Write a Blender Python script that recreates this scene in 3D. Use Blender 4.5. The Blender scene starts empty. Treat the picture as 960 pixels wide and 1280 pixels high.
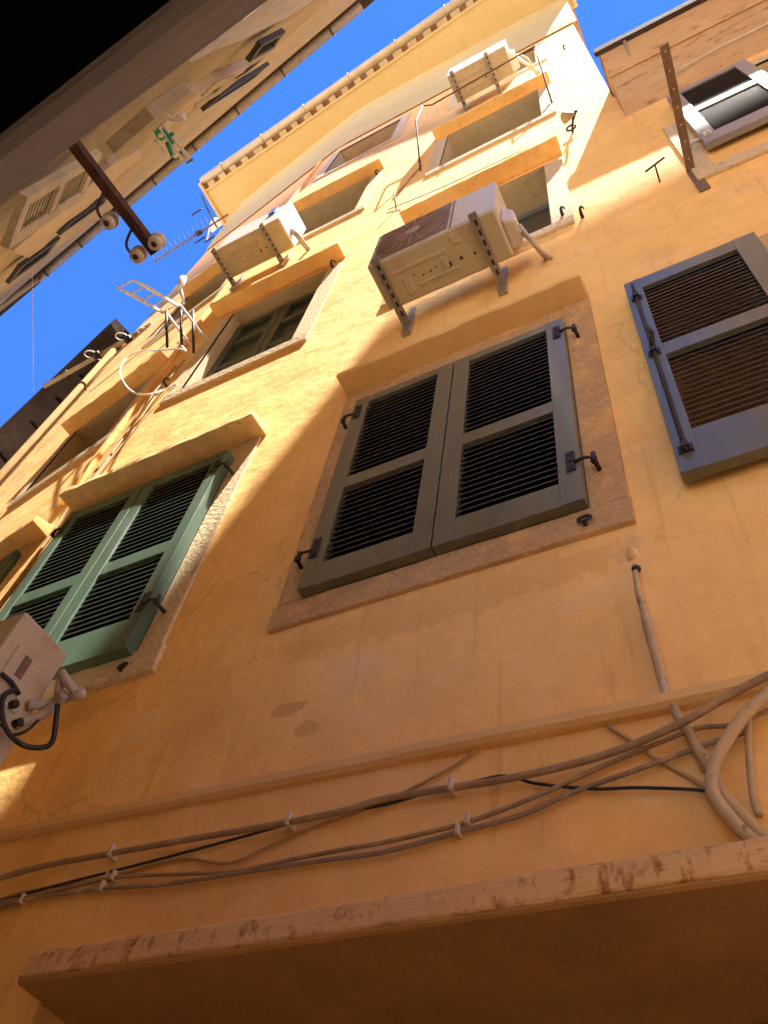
import bpy, bmesh, math, random
from mathutils import Vector, Matrix
random.seed(7)
C = bpy.context.scene
COL = C.collection
R_ = math.radians

# ------------------------------------------------------------------ camera
FPX, PW, PH = 1038.48576, 960.0, 1280.0
_a, _b, _c = -9.33839008e-01, 6.40545932e-01, 2.07546463e-01
_R = (Matrix.Rotation(_c, 3, 'Z') @ Matrix.Rotation(_a, 3, 'X') @ Matrix.Rotation(_b, 3, 'Y'))
CAM = Vector((0, 0, 1.6))
def _w(r): return Vector((r[0], r[2], -r[1]))
right, up, back = _w(_R[0]), -_w(_R[1]), -_w(_R[2])
cd = bpy.data.cameras.new('camera'); cam = bpy.data.objects.new('camera', cd); COL.objects.link(cam)
M = Matrix.Identity(4)
for i in range(3):
    M[i][0], M[i][1], M[i][2], M[i][3] = right[i], up[i], back[i], CAM[i]
cam.matrix_world = M
cd.sensor_fit = 'HORIZONTAL'; cd.sensor_width = 36; cd.lens = FPX / PW * 36
cd.clip_start = .02; cd.clip_end = 3000
C.camera = cam

# ------------------------------------------------------------------ light
S = Vector((-1.3, 1.0, -5.6)).normalized()          # the way the sunlight travels
sd = bpy.data.lights.new('sun', 'SUN'); so = bpy.data.objects.new('sun', sd); COL.objects.link(so)
sd.energy = 3.05; sd.angle = R_(.53); sd.color = (1, .93, .82)
so.rotation_euler = S.to_track_quat('-Z', 'Y').to_euler(); so.location = (2, -2, 30)
wd = bpy.data.worlds.new('World'); C.world = wd; wd.use_nodes = True
nt = wd.node_tree
sky = nt.nodes.new('ShaderNodeTexSky'); sky.sky_type = 'NISHITA'; sky.sun_disc = False
sky.sun_elevation = math.asin(-S.z); sky.sun_rotation = math.atan2(-S.x, -S.y)
sky.altitude = 0; sky.air_density = .5; sky.dust_density = 0; sky.ozone_density = 10.0
bg = nt.nodes['Background']; bg.inputs['Strength'].default_value = .1
mx = nt.nodes.new('ShaderNodeMix'); mx.data_type = 'RGBA'; mx.blend_type = 'MULTIPLY'; mx.inputs[0].default_value = 1.0
mx.inputs[7].default_value = (.31, .54, .75, 1)           # deep dry summer blue
nt.links.new(sky.outputs[0], mx.inputs[6]); nt.links.new(mx.outputs[2], bg.inputs['Color'])
C.view_settings.view_transform = 'Standard'; C.view_settings.look = 'None'
C.view_settings.exposure = 2.92; C.view_settings.gamma = 1.0
C.cycles.max_bounces = 12; C.cycles.diffuse_bounces = 8; C.cycles.use_denoising = True

# ------------------------------------------------------------------ pixel rays -> points on real planes
def ray(u, v):
    d = _R.transposed() @ Vector((u - PW/2, v - PH/2, FPX))
    return Vector((d[0], d[2], -d[1]))
def at_y(u, v, y):
    d = ray(u, v); return CAM + d * (y / d.y)
def at_z(u, v, z):
    d = ray(u, v); return CAM + d * ((z - CAM.z) / d.z)
def at_x(u, v, x):
    d = ray(u, v); return CAM + d * (x / d.x)
def at_plane(u, v, p, n):
    d = ray(u, v); return CAM + d * (n.dot(p - CAM) / n.dot(d))
BEND = -3.3
def wall_y(x): return 1.5 if x > BEND else 1.5 + .16 * (BEND - x)
def W(x, o, z): return Vector((x, wall_y(x) - o, z))          # a point o metres in front of the yellow facade
def on_wall(u, v, o=0.0):
    p = at_y(u, v, 1.5 - o)
    if p.x < BEND: p = at_plane(u, v, Vector((BEND, 1.5 - o, 0)), Vector((.16, 1, 0)))
    return p
LX0, LY0, LSL = -1.782, -.0275, -.1524
def left_y(x): return LY0 + LSL * (x - LX0)
def on_left(u, v, o=0.0): return at_plane(u, v, Vector((LX0, LY0 + o, 0)), Vector((-LSL, 1, 0)))

# ------------------------------------------------------------------ materials
def mat(name, base, rough=.6, metal=0.0, var=.0, vscale=6, bump=0.0, bscale=60, var2=None, v2scale=.8, v2amt=.5,
        spots=None, spec=.5, stretch=(1, 1, 1), bdist=.01, coat=0.0, extra_bump=None, blobs=None, cracks=None):
    m = bpy.data.materials.new(name); m.use_nodes = True
    t = m.node_tree; N = t.nodes; L = t.links
    p = N['Principled BSDF']
    p.inputs['Roughness'].default_value = rough; p.inputs['Metallic'].default_value = metal
    p.inputs['Specular IOR Level'].default_value = spec
    p.inputs['Coat Weight'].default_value = coat
    geo = N.new('ShaderNodeNewGeometry')
    mp = N.new('ShaderNodeMapping'); mp.inputs['Scale'].default_value = stretch
    L.new(geo.outputs['Position'], mp.inputs['Vector'])
    def noise(scale, detail=5, r=.6, vec=None):
        n = N.new('ShaderNodeTexNoise'); n.inputs['Scale'].default_value = scale
        n.inputs['Detail'].default_value = detail; n.inputs['Roughness'].default_value = r
        L.new(vec or mp.outputs[0], n.inputs['Vector']); return n.outputs['Fac']
    def ramp(f, lo, hi, c0=(0, 0, 0, 1), c1=(1, 1, 1, 1)):
        r = N.new('ShaderNodeValToRGB'); e = r.color_ramp.elements
        e[0].position, e[1].position = lo, hi; e[0].color, e[1].color = c0, c1
        L.new(f, r.inputs[0]); return r.outputs[0]
    def mix(a, b, f):
        x = N.new('ShaderNodeMix'); x.data_type = 'RGBA'
        for s, k in ((a, 'A'), (b, 'B')):
            i = [q for q in x.inputs if q.name == k and q.type == 'RGBA'][0]
            if isinstance(s, tuple): i.default_value = (*s[:3], 1)
            else: L.new(s, i)
        if isinstance(f, float): x.inputs[0].default_value = f
        else: L.new(f, x.inputs[0])
        return [q for q in x.outputs if q.type == 'RGBA'][0]
    col = tuple(base)
    if var2:
        col = mix(col, tuple(var2), ramp(noise(v2scale, 6, .62), .5 - v2amt*.3, .5 + v2amt*.3))
    if var:
        d = tuple(c * (1 - var) for c in base); l = tuple(min(1, c * (1 + var)) for c in base)
        f = ramp(noise(vscale, 6, .65), .3, .7, (*d, 1), (*l, 1))
        col = f if isinstance(col, tuple) else mix(col, f, .5)
    for s in (spots or []):
        # (colour, scale, lo, hi, stretch, strength)
        mp2 = N.new('ShaderNodeMapping'); mp2.inputs['Scale'].default_value = s[4]
        L.new(geo.outputs['Position'], mp2.inputs['Vector'])
        f = ramp(noise(s[1], 7, .66, mp2.outputs[0]), s[2], s[3], (0, 0, 0, 1), (s[5],) * 3 + (1,))
        col = mix(col, tuple(s[0]), f)
    def math_(op, a, b=None):
        x = N.new('ShaderNodeMath'); x.operation = op
        for i, q in enumerate((a, b)):
            if q is None: continue
            if isinstance(q, (int, float)): x.inputs[i].default_value = q
            else: L.new(q, x.inputs[i])
        return x.outputs[0]
    for (bx, bz, sx_, sz_, bc, amt) in (blobs or []):
        mp4 = N.new('ShaderNodeMapping'); mp4.vector_type = 'POINT'
        mp4.inputs['Location'].default_value = (-bx/sx_, 0, -bz/sz_); mp4.inputs['Scale'].default_value = (1/sx_, 0, 1/sz_)
        L.new(geo.outputs['Position'], mp4.inputs['Vector'])
        ln = N.new('ShaderNodeVectorMath'); ln.operation = 'LENGTH'; L.new(mp4.outputs[0], ln.inputs[0])
        f = math_('ADD', ln.outputs['Value'], math_('MULTIPLY', math_('SUBTRACT', noise(22, 5, .6, geo.outputs['Position']), .5), 1.5))
        col = mix(col, tuple(bc), ramp(f, .75, 1.12, (amt,)*3 + (1,), (0, 0, 0, 1)))
    if cracks:
        vo = N.new('ShaderNodeTexVoronoi'); vo.feature = 'DISTANCE_TO_EDGE'; vo.inputs['Scale'].default_value = cracks[1]
        wv = N.new('ShaderNodeVectorMath'); wv.operation = 'ADD'; L.new(geo.outputs['Position'], wv.inputs[0])
        nn = N.new('ShaderNodeTexNoise'); nn.inputs['Scale'].default_value = 5; nn.inputs['Detail'].default_value = 6; L.new(geo.outputs['Position'], nn.inputs['Vector'])
        sc_ = N.new('ShaderNodeVectorMath'); sc_.operation = 'SCALE'; sc_.inputs['Scale'].default_value = .35; L.new(nn.outputs['Color'], sc_.inputs[0]); L.new(sc_.outputs[0], wv.inputs[1])
        L.new(wv.outputs[0], vo.inputs['Vector'])
        f = math_('MULTIPLY', ramp(vo.outputs['Distance'], .0015, .006, (1, 1, 1, 1), (0, 0, 0, 1)), ramp(noise(1.1, 3, .5, geo.outputs['Position']), .54, .62))
        col = mix(col, tuple(cracks[0]), math_('MULTIPLY', f, cracks[2]))
    if isinstance(col, tuple): p.inputs['Base Color'].default_value = (*col, 1)
    else: L.new(col, p.inputs['Base Color'])
    if bump:
        b = N.new('ShaderNodeBump'); b.inputs['Strength'].default_value = bump; b.inputs['Distance'].default_value = bdist
        L.new(noise(bscale, 6, .6), b.inputs['Height'])
        last = b
        if extra_bump:
            for (sc, st, di, stre) in extra_bump:
                mp3 = N.new('ShaderNodeMapping'); mp3.inputs['Scale'].default_value = stre
                L.new(geo.outputs['Position'], mp3.inputs['Vector'])
                b2 = N.new('ShaderNodeBump'); b2.inputs['Strength'].default_value = st; b2.inputs['Distance'].default_value = di
                L.new(noise(sc, 4, .55, mp3.outputs[0]), b2.inputs['Height'])
                L.new(last.outputs[0], b2.inputs['Normal']); last = b2
        L.new(last.outputs[0], p.inputs['Normal'])
    return m
BLOBS = [(on_wall(360, 886).x, on_wall(360, 886).z, .075, .03, (.6, .32, .1), .55), (on_wall(383, 911).x, on_wall(383, 911).z, .045, .03, (.6, .32, .1), .5),
         (on_wall(555, 372).x, on_wall(555, 372).z, .3, .12, (.42, .33, .22), .6), (on_wall(790, 690).x, on_wall(790, 690).z, .06, .09, (.8, .56, .3), .4),  # first blob: wall smear below the large air conditioner, mostly its shadow painted in
         (-.85, 3.5, .75, .10, (.62, .34, .11), .35), (-2.6, 3.48, .6, .09, (.6, .34, .12), .4), (-2.6, 6.4, .6, .09, (.6, .38, .16), .3)]
OR = (.91, .555, .185)
PL = mat('ochre_plaster', OR, .9, var2=(.92, .605, .235), v2scale=.9, v2amt=.9, var=.15, vscale=7, bump=.5, bscale=75, bdist=.004, spec=.25,
         spots=[((.60, .31, .09), 1.3, .5, .74, (1.2, 1, .8), .6), ((.40, .22, .10), 9, .66, .78, (1, 1, .35), .35), ((.9, .68, .38), 3.1, .56, .72, (1, 1, 1.4), .5), ((.55, .31, .11), 16, .56, .72, (1, 1, .07), .5)],
         blobs=BLOBS, cracks=((.40, .23, .09), .9, .35),
         extra_bump=[(13, .3, .008, (1, 1, 1.25)), (4, .3, .02, (1, 1, 1)), (1.6, .5, .05, (1, 1, 1))])
PLT = mat('ochre_trim_plaster', (.72, .46, .17), .9, var2=(.78, .54, .25), v2scale=2, var=.1, vscale=9, bump=.3, bscale=50, bdist=.004, spec=.25,
          spots=[((.35, .2, .1), 14, .63, .75, (1, 1, 1), .4)], extra_bump=[(6, .3, .01, (1, 1, 1))])
PLW = mat('weathered_hood_plaster', (.78, .56, .25), .9, var=.15, vscale=12, bump=.5, bscale=45, bdist=.006, spec=.2,
          spots=[((.6, .46, .3), 9, .52, .66, (1, 1, 1), .6), ((.16, .09, .05), 22, .64, .72, (1, 1, 1), .7)])
PLN = mat('pale_house_plaster', (.8, .66, .44), .92, var=.06)
PLB = mat('tan_old_plaster', (.46, .42, .31), .92, var2=(.31, .27, .19), v2scale=1.3, v2amt=.7, var=.2, vscale=7, bump=.6, bscale=30, bdist=.01, spec=.2,
          spots=[((.3, .18, .09), 5, .56, .7, (1, 1, .5), .6), ((.66, .5, .26), 3, .54, .68, (1, 1, .4), .6), ((.34, .25, .17), 7, .54, .66, (1, 1, .25), .6)], extra_bump=[(4, .6, .03, (1, 1, 2))])
PLG = mat('grey_painted_plaster', (.5, .43, .35), .85, var=.12, vscale=9, bump=.3, bscale=50, spec=.3)
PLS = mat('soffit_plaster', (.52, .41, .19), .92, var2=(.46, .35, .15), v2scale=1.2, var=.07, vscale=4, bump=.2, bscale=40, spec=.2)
PLR = mat('stained_soffit_plaster', (.55, .37, .2), .92, var2=(.48, .3, .15), v2scale=2, var=.1, vscale=6, bump=.3, bscale=30, spec=.2,
          spots=[((.24, .1, .045), 5, .55, .68, (1, 3, 3), .8)])
WHP = mat('bare_white_plaster', (.66, .68, .68), .95, var=.2, vscale=18, bump=.9, bscale=35, bdist=.02, spec=.2)
PLV = mat('worn_reveal_plaster', (.56, .45, .28), .9, var2=(.46, .35, .2), v2scale=3, var=.12, vscale=10, bump=.3, bscale=30, spec=.2, spots=[((.35, .26, .16), 7, .58, .7, (1, 1, 1), .5)])
SHADED = mat('shade_painted_soffit_plaster', (.48, .27, .075), .92, var2=(.30, .15, .045), v2scale=2.2, v2amt=.6, var=.2, vscale=8, bump=.4, bscale=40, spec=.2)  # brown shade of the shop recess and lintel underside painted into the colour
STONE = mat('pitted_window_stone', (.56, .36, .17), .9, var2=(.48, .29, .13), v2scale=5, var=.25, vscale=40, bump=.9, bscale=45, bdist=.012, spec=.2,
            spots=[((.62, .5, .36), 55, .56, .68, (1, 1, 1), .8), ((.2, .12, .07), 30, .62, .75, (1, 1, 1), .6), ((.80, .48, .17), 6, .5, .66, (1, 1, 1), .8)],
            extra_bump=[(110, .6, .005, (1, 1, 1))])
STONEL = mat('pale_window_stone', (.62, .5, .32), .9, var=.2, vscale=35, bump=.8, bscale=45, bdist=.01, spec=.2,
             spots=[((.34, .24, .16), 25, .58, .72, (1, 1, 1), .6), ((.68, .46, .2), 5, .58, .7, (1, 1, 1), .6)])
BEAM = mat('rust_streaked_ledge_plaster', (.70, .45, .19), .88, var2=(.6, .37, .15), v2scale=4, var=.15, vscale=14, bump=.5, bscale=40, bdist=.006, spec=.2,
           spots=[((.30, .11, .03), 34, .53, .64, (1, 1, .4), .8), ((.17, .06, .018), 13, .59, .68, (1.2, 1, .5), .7), ((.78, .58, .32), 30, .58, .68, (.35, 1, 2), .5), ((.3, .12, .04), 70, .6, .68, (.5, 1, 1.2), .6)],
           extra_bump=[(34, .5, .006, (.3, 1, 3)), (7, .5, .015, (1, 1, 1))])
BROWN = mat('brown_gloss_paint', (.125, .122, .078), .3, coat=.15, var=.12, vscale=14, bump=.12, bscale=35, bdist=.003, spec=.42,
            stretch=(1, 1, .25), spots=[((.26, .2, .15), 45, .6, .76, (1, 1, .12), .5), ((.05, .04, .03), 8, .56, .7, (1, 1, .4), .5)])
GREEN = mat('green_shutter_paint', (.06, .115, .078), .5, var=.2, vscale=9, bump=.25, bscale=60, bdist=.003, spec=.5, stretch=(1, 1, .3),
            spots=[((.26, .33, .27), 20, .56, .74, (1, 1, .12), .6), ((.03, .05, .035), 11, .58, .72, (1, 1, .3), .5)])
DGREEN = mat('dark_green_paint', (.035, .05, .035), .5, var=.3, vscale=12, spec=.5)
GREYP = mat('grey_shutter_paint', (.24, .23, .23), .4, var=.12, vscale=20, bump=.1, bscale=60, spec=.5)
SLAT = mat('brown_slat_paint', (.06, .044, .03), .6, var=.2, vscale=20, spec=.5)
GSLAT = mat('green_slat_paint', (.06, .08, .062), .5, var=.3, vscale=25, spec=.5)
BEIGE = mat('beige_shutter_paint', (.62, .58, .40), .55, var=.15, vscale=16, spec=.4)
BLUEK = mat('dark_shutter_paint', (.04, .042, .045), .6, var=.3, vscale=9, spec=.4)
IRON = mat('black_iron', (.035, .028, .025), .6, metal=.4, var=.4, vscale=40, bump=.3, bscale=90)
RUST = mat('rusty_iron', (.10, .048, .028), .8, metal=.2, var=.4, vscale=22, bump=.5, bscale=70, bdist=.004,
           spots=[((.05, .02, .014), 14, .52, .66, (1, 1, 1), .8), ((.25, .1, .05), 40, .6, .7, (1, 1, 1), .6)])
GALV = mat('galvanised_steel', (.34, .31, .27), .45, metal=.7, var=.2, vscale=25, bump=.1, bscale=80)
STRAP = mat('brown_steel_strap', (.2, .125, .075), .6, metal=.4, var=.3, vscale=25, bump=.2, bscale=80)
UNIT = mat('weathered_unit_enamel', (.47, .41, .33), .35, var=.08, vscale=7, spec=.5, spots=[((.36, .26, .16), 5, .58, .74, (1, 1, 1), .4)])
UNIT2 = mat('grimy_beige_enamel', (.50, .43, .32), .45, var=.1, vscale=9, spec=.4, bump=.1, bscale=20, spots=[((.32, .2, .11), 8, .56, .72, (1, 1, .5), .6)])
WHITE = mat('white_enamel', (.74, .73, .70), .4, var=.05, vscale=7, spec=.5,
            spots=[((.45, .36, .26), 6, .6, .75, (1, 1, 1), .3)])
ACPAN = mat('pale_unit_underside', (.40, .34, .22), .55, var=.1, vscale=8, spec=.4, spots=[((.3, .2, .1), 8, .58, .7, (1, 1, 1), .5)], bump=.15, bscale=20)
ACGRILL = mat('dark_fan_grille', (.17, .105, .07), .5, var=.2, vscale=20)
PVC = mat('white_pvc', (.72, .69, .62), .5, var=.1, vscale=10)
LAG = mat('grey_pipe_lagging', (.45, .4, .35), .8, var=.15, vscale=20, bump=.3, bscale=60)
CABLE = mat('painted_cable', (.34, .23, .115), .7, var=.25, vscale=18, bump=.3, bscale=60, bdist=.003, spots=[((.5, .34, .16), 8, .55, .65, (1, 1, 1), .6)])
CABLE2 = mat('dusty_grey_cable', (.28, .21, .13), .6, var=.2, vscale=25, bump=.25, bscale=60, bdist=.003, spots=[((.6, .42, .2), 10, .54, .62, (1, 1, 1), .7)])
CONDUIT = mat('chipped_painted_conduit', (.5, .36, .18), .75, var=.15, vscale=14, bump=.4, bscale=40, bdist=.004,
              spots=[((.12, .07, .04), 26, .6, .68, (1, 1, .6), .8), ((.58, .52, .46), 9, .55, .66, (1, 1, 1), .6)])
BLACK = mat('black_cable_rubber', (.02, .018, .017), .55, var=.2, vscale=20)
CLIPM = mat('dusty_clip_plastic', (.55, .44, .30), .6, var=.1, vscale=30)
YPIPE = mat('ochre_painted_pipe', (.42, .26, .09), .7, var=.15, vscale=8, bump=.2, bscale=40)
YDARK = mat('shade_toned_ochre_pipe', (.2, .12, .04), .85, var=.2, vscale=8, spec=.15)  # darkened base: the downpipe's shade is put into its paint colour
GUT = mat('aged_gutter_metal', (.40, .33, .2), .55, metal=.2, var=.15, vscale=6, bump=.15, bscale=30)
GUT2 = mat('dull_brown_gutter', (.27, .24, .21), .6, metal=.2, var=.2, vscale=8, bump=.2, bscale=30)
TILE = mat('clay_roof_tile', (.36, .2, .12), .85, var=.3, vscale=6, bump=.4, bscale=20)
DWOOD = mat('dark_eave_timber', (.06, .042, .035), .95, spec=.03, var=.35, vscale=4, bump=.5, bscale=12, bdist=.03, stretch=(.5, 1, 1))
CONC = mat('stained_concrete', (.22, .235, .235), .9, var=.2, vscale=6, bump=.5, bscale=30, bdist=.008,
           spots=[((.2, .16, .12), 5, .5, .7, (.5, 1, 3), .6)], stretch=(.4, 1, 1))
DARKW = mat('shade_black_canopy_boards', (.003, .003, .003), 1.0, spec=.05)  # near-black base paints in the deep shade under the canopy
PAVE = mat('worn_stone_paving', (.6, .5, .37), .7, var=.2, vscale=3, bump=.4, bscale=8, bdist=.02)
WOODD = mat('brown_door_wood', (.16, .075, .03), .7, var=.25, vscale=8, bump=.3, bscale=30, stretch=(1, 1, .2))
BLUE = mat('blue_plastic', (.02, .16, .7), .5)
PEGG = mat('green_cloth', (.03, .3, .17), .8, var=.2, vscale=40)
PORC = mat('white_porcelain', (.7, .66, .58), .3)
GLASS = mat('dark_window_glass', (.03, .035, .035), .08, spec=.8)
ACHUB = mat('brown_grille_wire', (.34, .22, .16), .5)
LAMPM = mat('tarnished_lamp_shade', (.3, .23, .13), .5, var=.2, vscale=30)

# ------------------------------------------------------------------ mesh helpers
class MB:
    def __init__(s): s.v = []; s.f = []; s.mi = []; s.m = 0; s.sm = []
    def add(s, vs, fs, smooth=False):
        b = len(s.v); s.v += [Vector(v) for v in vs]
        for f in fs: s.f.append([b + i for i in f]); s.mi.append(s.m); s.sm.append(smooth)
        return s
    def hexa(s, p):      # 8 points: bottom ring 0-3, top ring 4-7
        return s.add(p, [(0, 3, 2, 1), (4, 5, 6, 7), (0, 1, 5, 4), (1, 2, 6, 5), (2, 3, 7, 6), (3, 0, 4, 7)])
    def box(s, x0, x1, o0, o1, z0, z1, P=None):    # o grows towards the viewer
        P = P or W
        return s.hexa([P(x0, o1, z0), P(x1, o1, z0), P(x1, o0, z0), P(x0, o0, z0), P(x0, o1, z1), P(x1, o1, z1), P(x1, o0, z1), P(x0, o0, z1)])
    def quad(s, a, b, c, d): return s.add([a, b, c, d], [(0, 1, 2, 3)])
    def profile(s, pts, x0, x1, P=None, n=1, jit=0):      # closed profile of (o, z) run along x, edges a little uneven
        P = P or W; k = len(pts); vs = []; fs = []
        if jit: n = max(n, int(abs(x1-x0)/.07))
        for i in range(n + 1):
            x = x0 + (x1 - x0) * i / n
            vs += [P(x, o + (random.uniform(-jit, jit) if o > .01 else 0), z + random.uniform(-jit, jit)) for o, z in pts]
        for i in range(n):
            for j in range(k): fs.append((i*k + j, i*k + (j+1) % k, (i+1)*k + (j+1) % k, (i+1)*k + j))
        fs.append(tuple(reversed(range(k)))); fs.append(tuple(n*k + j for j in range(k)))
        return s.add(vs, fs)
    def slab(s, poly, d):       # planar polygon pushed along vector d
        k = len(poly); d = Vector(d)
        return s.add([Vector(p) for p in poly] + [Vector(p) + d for p in poly],
                     [tuple(range(k)), tuple(reversed(range(k, 2*k)))] + [(i, k+i, k+(i+1) % k, (i+1) % k) for i in range(k)])
    def tube(s, path, r, n=8, smooth=True, steps=0, closed=False):
        pts = [Vector(p) for p in path]
        if steps and len(pts) > 2:
            q = []
            for i in range(len(pts) - 1):
                p0, p1, p2, p3 = pts[max(i-1, 0)], pts[i], pts[i+1], pts[min(i+2, len(pts)-1)]
                for k in range(steps):
                    t = k / steps
                    q.append(.5 * ((2*p1) + (p2-p0)*t + (2*p0-5*p1+4*p2-p3)*t*t + (3*p1-p0-3*p2+p3)*t**3))
            pts = q + [pts[-1]]
        rr = r if isinstance(r, (list, tuple)) else [r] * len(pts)
        if len(rr) != len(pts): rr = [rr[min(len(rr)-1, int(i * len(rr) / len(pts)))] for i in range(len(pts))]
        vs = []; fs = []; prev = None
        for i, p in enumerate(pts):
            t = (pts[min(i+1, len(pts)-1)] - pts[max(i-1, 0)]).normalized()
            a = prev if prev is not None else (Vector((0, 0, 1)) if abs(t.z) < .9 else Vector((1, 0, 0)))
            a = (a - t * a.dot(t)).normalized(); b = t.cross(a); prev = a
            vs += [p + (a * math.cos(2*math.pi*k/n) + b * math.sin(2*math.pi*k/n)) * rr[i] for k in range(n)]
        for i in range(len(pts) - 1):
            for k in range(n): fs.append((i*n + k, i*n + (k+1) % n, (i+1)*n + (k+1) % n, (i+1)*n + k))
        if not closed: fs.append(tuple(reversed(range(n)))); fs.append(tuple((len(pts)-1)*n + k for k in range(n)))
        return s.add(vs, fs, smooth)
    def lathe(s, c, axis, prof, n=16):     # prof: (distance along axis, radius)
        ax = Vector(axis).normalized()
        return s.tube([Vector(c) + ax * h for h, r in prof], [r for h, r in prof], n) if len(prof) > 1 else s
    def ring(s, c, axis, R, r, n=16, k=6, sq=1.0):
        ax = Vector(axis).normalized(); a = ax.orthogonal().normalized(); b = ax.cross(a)
        pts = [Vector(c) + (a * math.cos(2*math.pi*i/n) + b * sq * math.sin(2*math.pi*i/n)) * R for i in range(n + 1)]
        return s.tube(pts, r, k, closed=True)
    def build(s, name, mats, parent=None, bevel=0, loc=None):
        if not isinstance(mats, (list, tuple)): mats = [mats]
        me = bpy.data.meshes.new(name)
        if parent is not None:
            o0 = world_loc(parent)
            if parent.type == 'MESH' and loc is not None: o0 = world_loc(parent)
            base = o0; objloc = Vector((0, 0, 0))
        else:
            lo = [min(v[i] for v in s.v) for i in range(3)]; hi = [max(v[i] for v in s.v) for i in range(3)]
            base = Vector(loc) if loc is not None else Vector(((lo[0]+hi[0])/2, (lo[1]+hi[1])/2, lo[2])); objloc = base
        me.from_pydata([v - base for v in s.v], [], s.f); me.update()
        for m in mats: me.materials.append(m)
        for p, mi, sm in zip(me.polygons, s.mi, s.sm): p.material_index = mi; p.use_smooth = sm
        bm = bmesh.new(); bm.from_mesh(me); bmesh.ops.recalc_face_normals(bm, faces=bm.faces); bm.to_mesh(me); bm.free()
        o = bpy.data.objects.new(name, me); COL.objects.link(o); o.location = objloc
        if parent is not None: o.parent = parent
        if bevel:
            b = o.modifiers.new('bevel', 'BEVEL'); b.width = bevel; b.segments = 2; b.limit_method = 'ANGLE'; b.angle_limit = R_(40)
        return o
def world_loc(o):
    p = Vector(o.location)
    while o.parent: o = o.parent; p += o.location
    return p
def tag(o, label, cat, group=None, kind=None):
    o['label'] = label
    if cat: o['category'] = cat
    if group: o['group'] = group
    if kind: o['kind'] = kind
    return o
def thing(name, label, cat, loc, group=None):
    o = bpy.data.objects.new(name, None); COL.objects.link(o); o.location = loc; o.empty_display_size = .1
    return tag(o, label, cat, group)
def structure(name, mb, m, label, **k):
    o = mb.build(name, m, **k); o['kind'] = 'structure'; o['label'] = label; o['category'] = name.replace('_', ' '); return o

# ------------------------------------------------------------------ ground
g = MB(); g.add([(-400, -400, 0), (400, -400, 0), (400, 400, 0), (-400, 400, 0)], [(0, 1, 2, 3)])
structure('ground', g, PAVE, 'worn grey stone paving of the narrow alley floor', loc=(0, 0, 0))

# ------------------------------------------------------------------ yellow house (left and centre)
XE = .27                                                     # where the taller yellow house stops
house = thing('yellow_house', 'tall ochre plastered house with window hoods and deep eave, filling the middle', 'house', (-2.5, 1.5, 0))
TOP = 17.0
# openings in the wall: x0, x1, z0, z1
SHOP = (-1.84, XE, 0.0, 2.433)
O_L2 = (-3.07, -2.15, 6.6, 7.98); O_C2 = (-1.33, -.345, 6.57, 7.98)
O_L3 = (-3.16, -2.2, 9.62, 10.98); O_C3 = (-1.31, -.31, 9.66, 11.02)
O_L4 = (-3.2, -2.22, 12.72, 14.06); O_C4 = (-1.3, -.28, 12.75, 14.06)
O_F2 = (-4.78, -3.82, 6.56, 7.56); O_F1 = (-4.7, -3.62, 3.7, 5.1); O_F3 = (-4.78, -3.82, 9.5, 10.7)
holes = [SHOP, O_L2, O_C2, O_L3, O_C3, O_L4, O_C4, O_F2, O_F3]
def wall_mesh(x0, x1, z0, z1, holes, P, extra_x=(), extra_z=()):
    xs = sorted(set([x0, x1, *extra_x] + [h[0] for h in holes] + [h[1] for h in holes]))
    zs = sorted(set([z0, z1, *extra_z] + [h[2] for h in holes] + [h[3] for h in holes]))
    xs = [x for x in xs if x0 <= x <= x1]; zs = [z for z in zs if z0 <= z <= z1]
    m = MB(); idx = {}
    for i, x in enumerate(xs):
        for j, z in enumerate(zs): idx[i, j] = len(m.v); m.v.append(P(x, 0, z))
    for i in range(len(xs)-1):
        for j in range(len(zs)-1):
            cx, cz = (xs[i]+xs[i+1])/2, (zs[j]+zs[j+1])/2
            if any(h[0] < cx < h[1] and h[2] < cz < h[3] for h in holes): continue
            m.f.append([idx[i, j], idx[i+1, j], idx[i+1, j+1], idx[i, j+1]]); m.mi.append(0); m.sm.append(False)
    return m
wm = wall_mesh(-6.03, XE, 0, TOP, holes, W, extra_x=(BEND,))
# left and right ends and back, so that the house is a closed block
for x in (-6.03, XE):
    a, b = W(x, 0, 0), W(x, 0, TOP)
    z0 = 9.1 if x == XE else 0
    wm.quad(Vector((x, a.y, z0)), Vector((x, 8, z0)), Vector((x, 8, TOP)), b)
wm.quad((-6.03, 8, 0), (XE, 8, 0), (XE, 8, TOP), (-6.03, 8, TOP))
wm.build('wall', PL, house)
# shop opening: reveals, soffit, back wall
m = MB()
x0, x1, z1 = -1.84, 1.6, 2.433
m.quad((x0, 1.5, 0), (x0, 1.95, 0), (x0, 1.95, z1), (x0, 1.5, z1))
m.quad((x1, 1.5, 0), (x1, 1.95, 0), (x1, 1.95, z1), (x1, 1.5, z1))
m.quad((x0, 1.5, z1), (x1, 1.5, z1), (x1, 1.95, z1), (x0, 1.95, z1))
m.build('shop_recess', SHADED, house)
m = MB(); m.box(x0, x1, -.449, -.40, 0, 2.432); m.build('shop_door', WOODD, house)
# lintel ledge above the shop
m = MB(); m.profile([(0, 2.444), (.1, 2.444), (.104, 2.45), (.1, 2.5), (.09, 2.512), (0, 2.525)], -1.83, .9, n=1, jit=.0018)
m.build('shop_lintel', BEAM, house, bevel=.004)['label'] = 'streaked brown stained lintel ledge'
m = MB(); m.profile([(-.03, 2.4322), (.094, 2.4322), (.1, 2.4375), (.1, 2.4435), (.0, 2.4435), (-.03, 2.4328)], -1.826, .9, n=1); m.build('lintel_soffit', SHADED, house)
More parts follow.
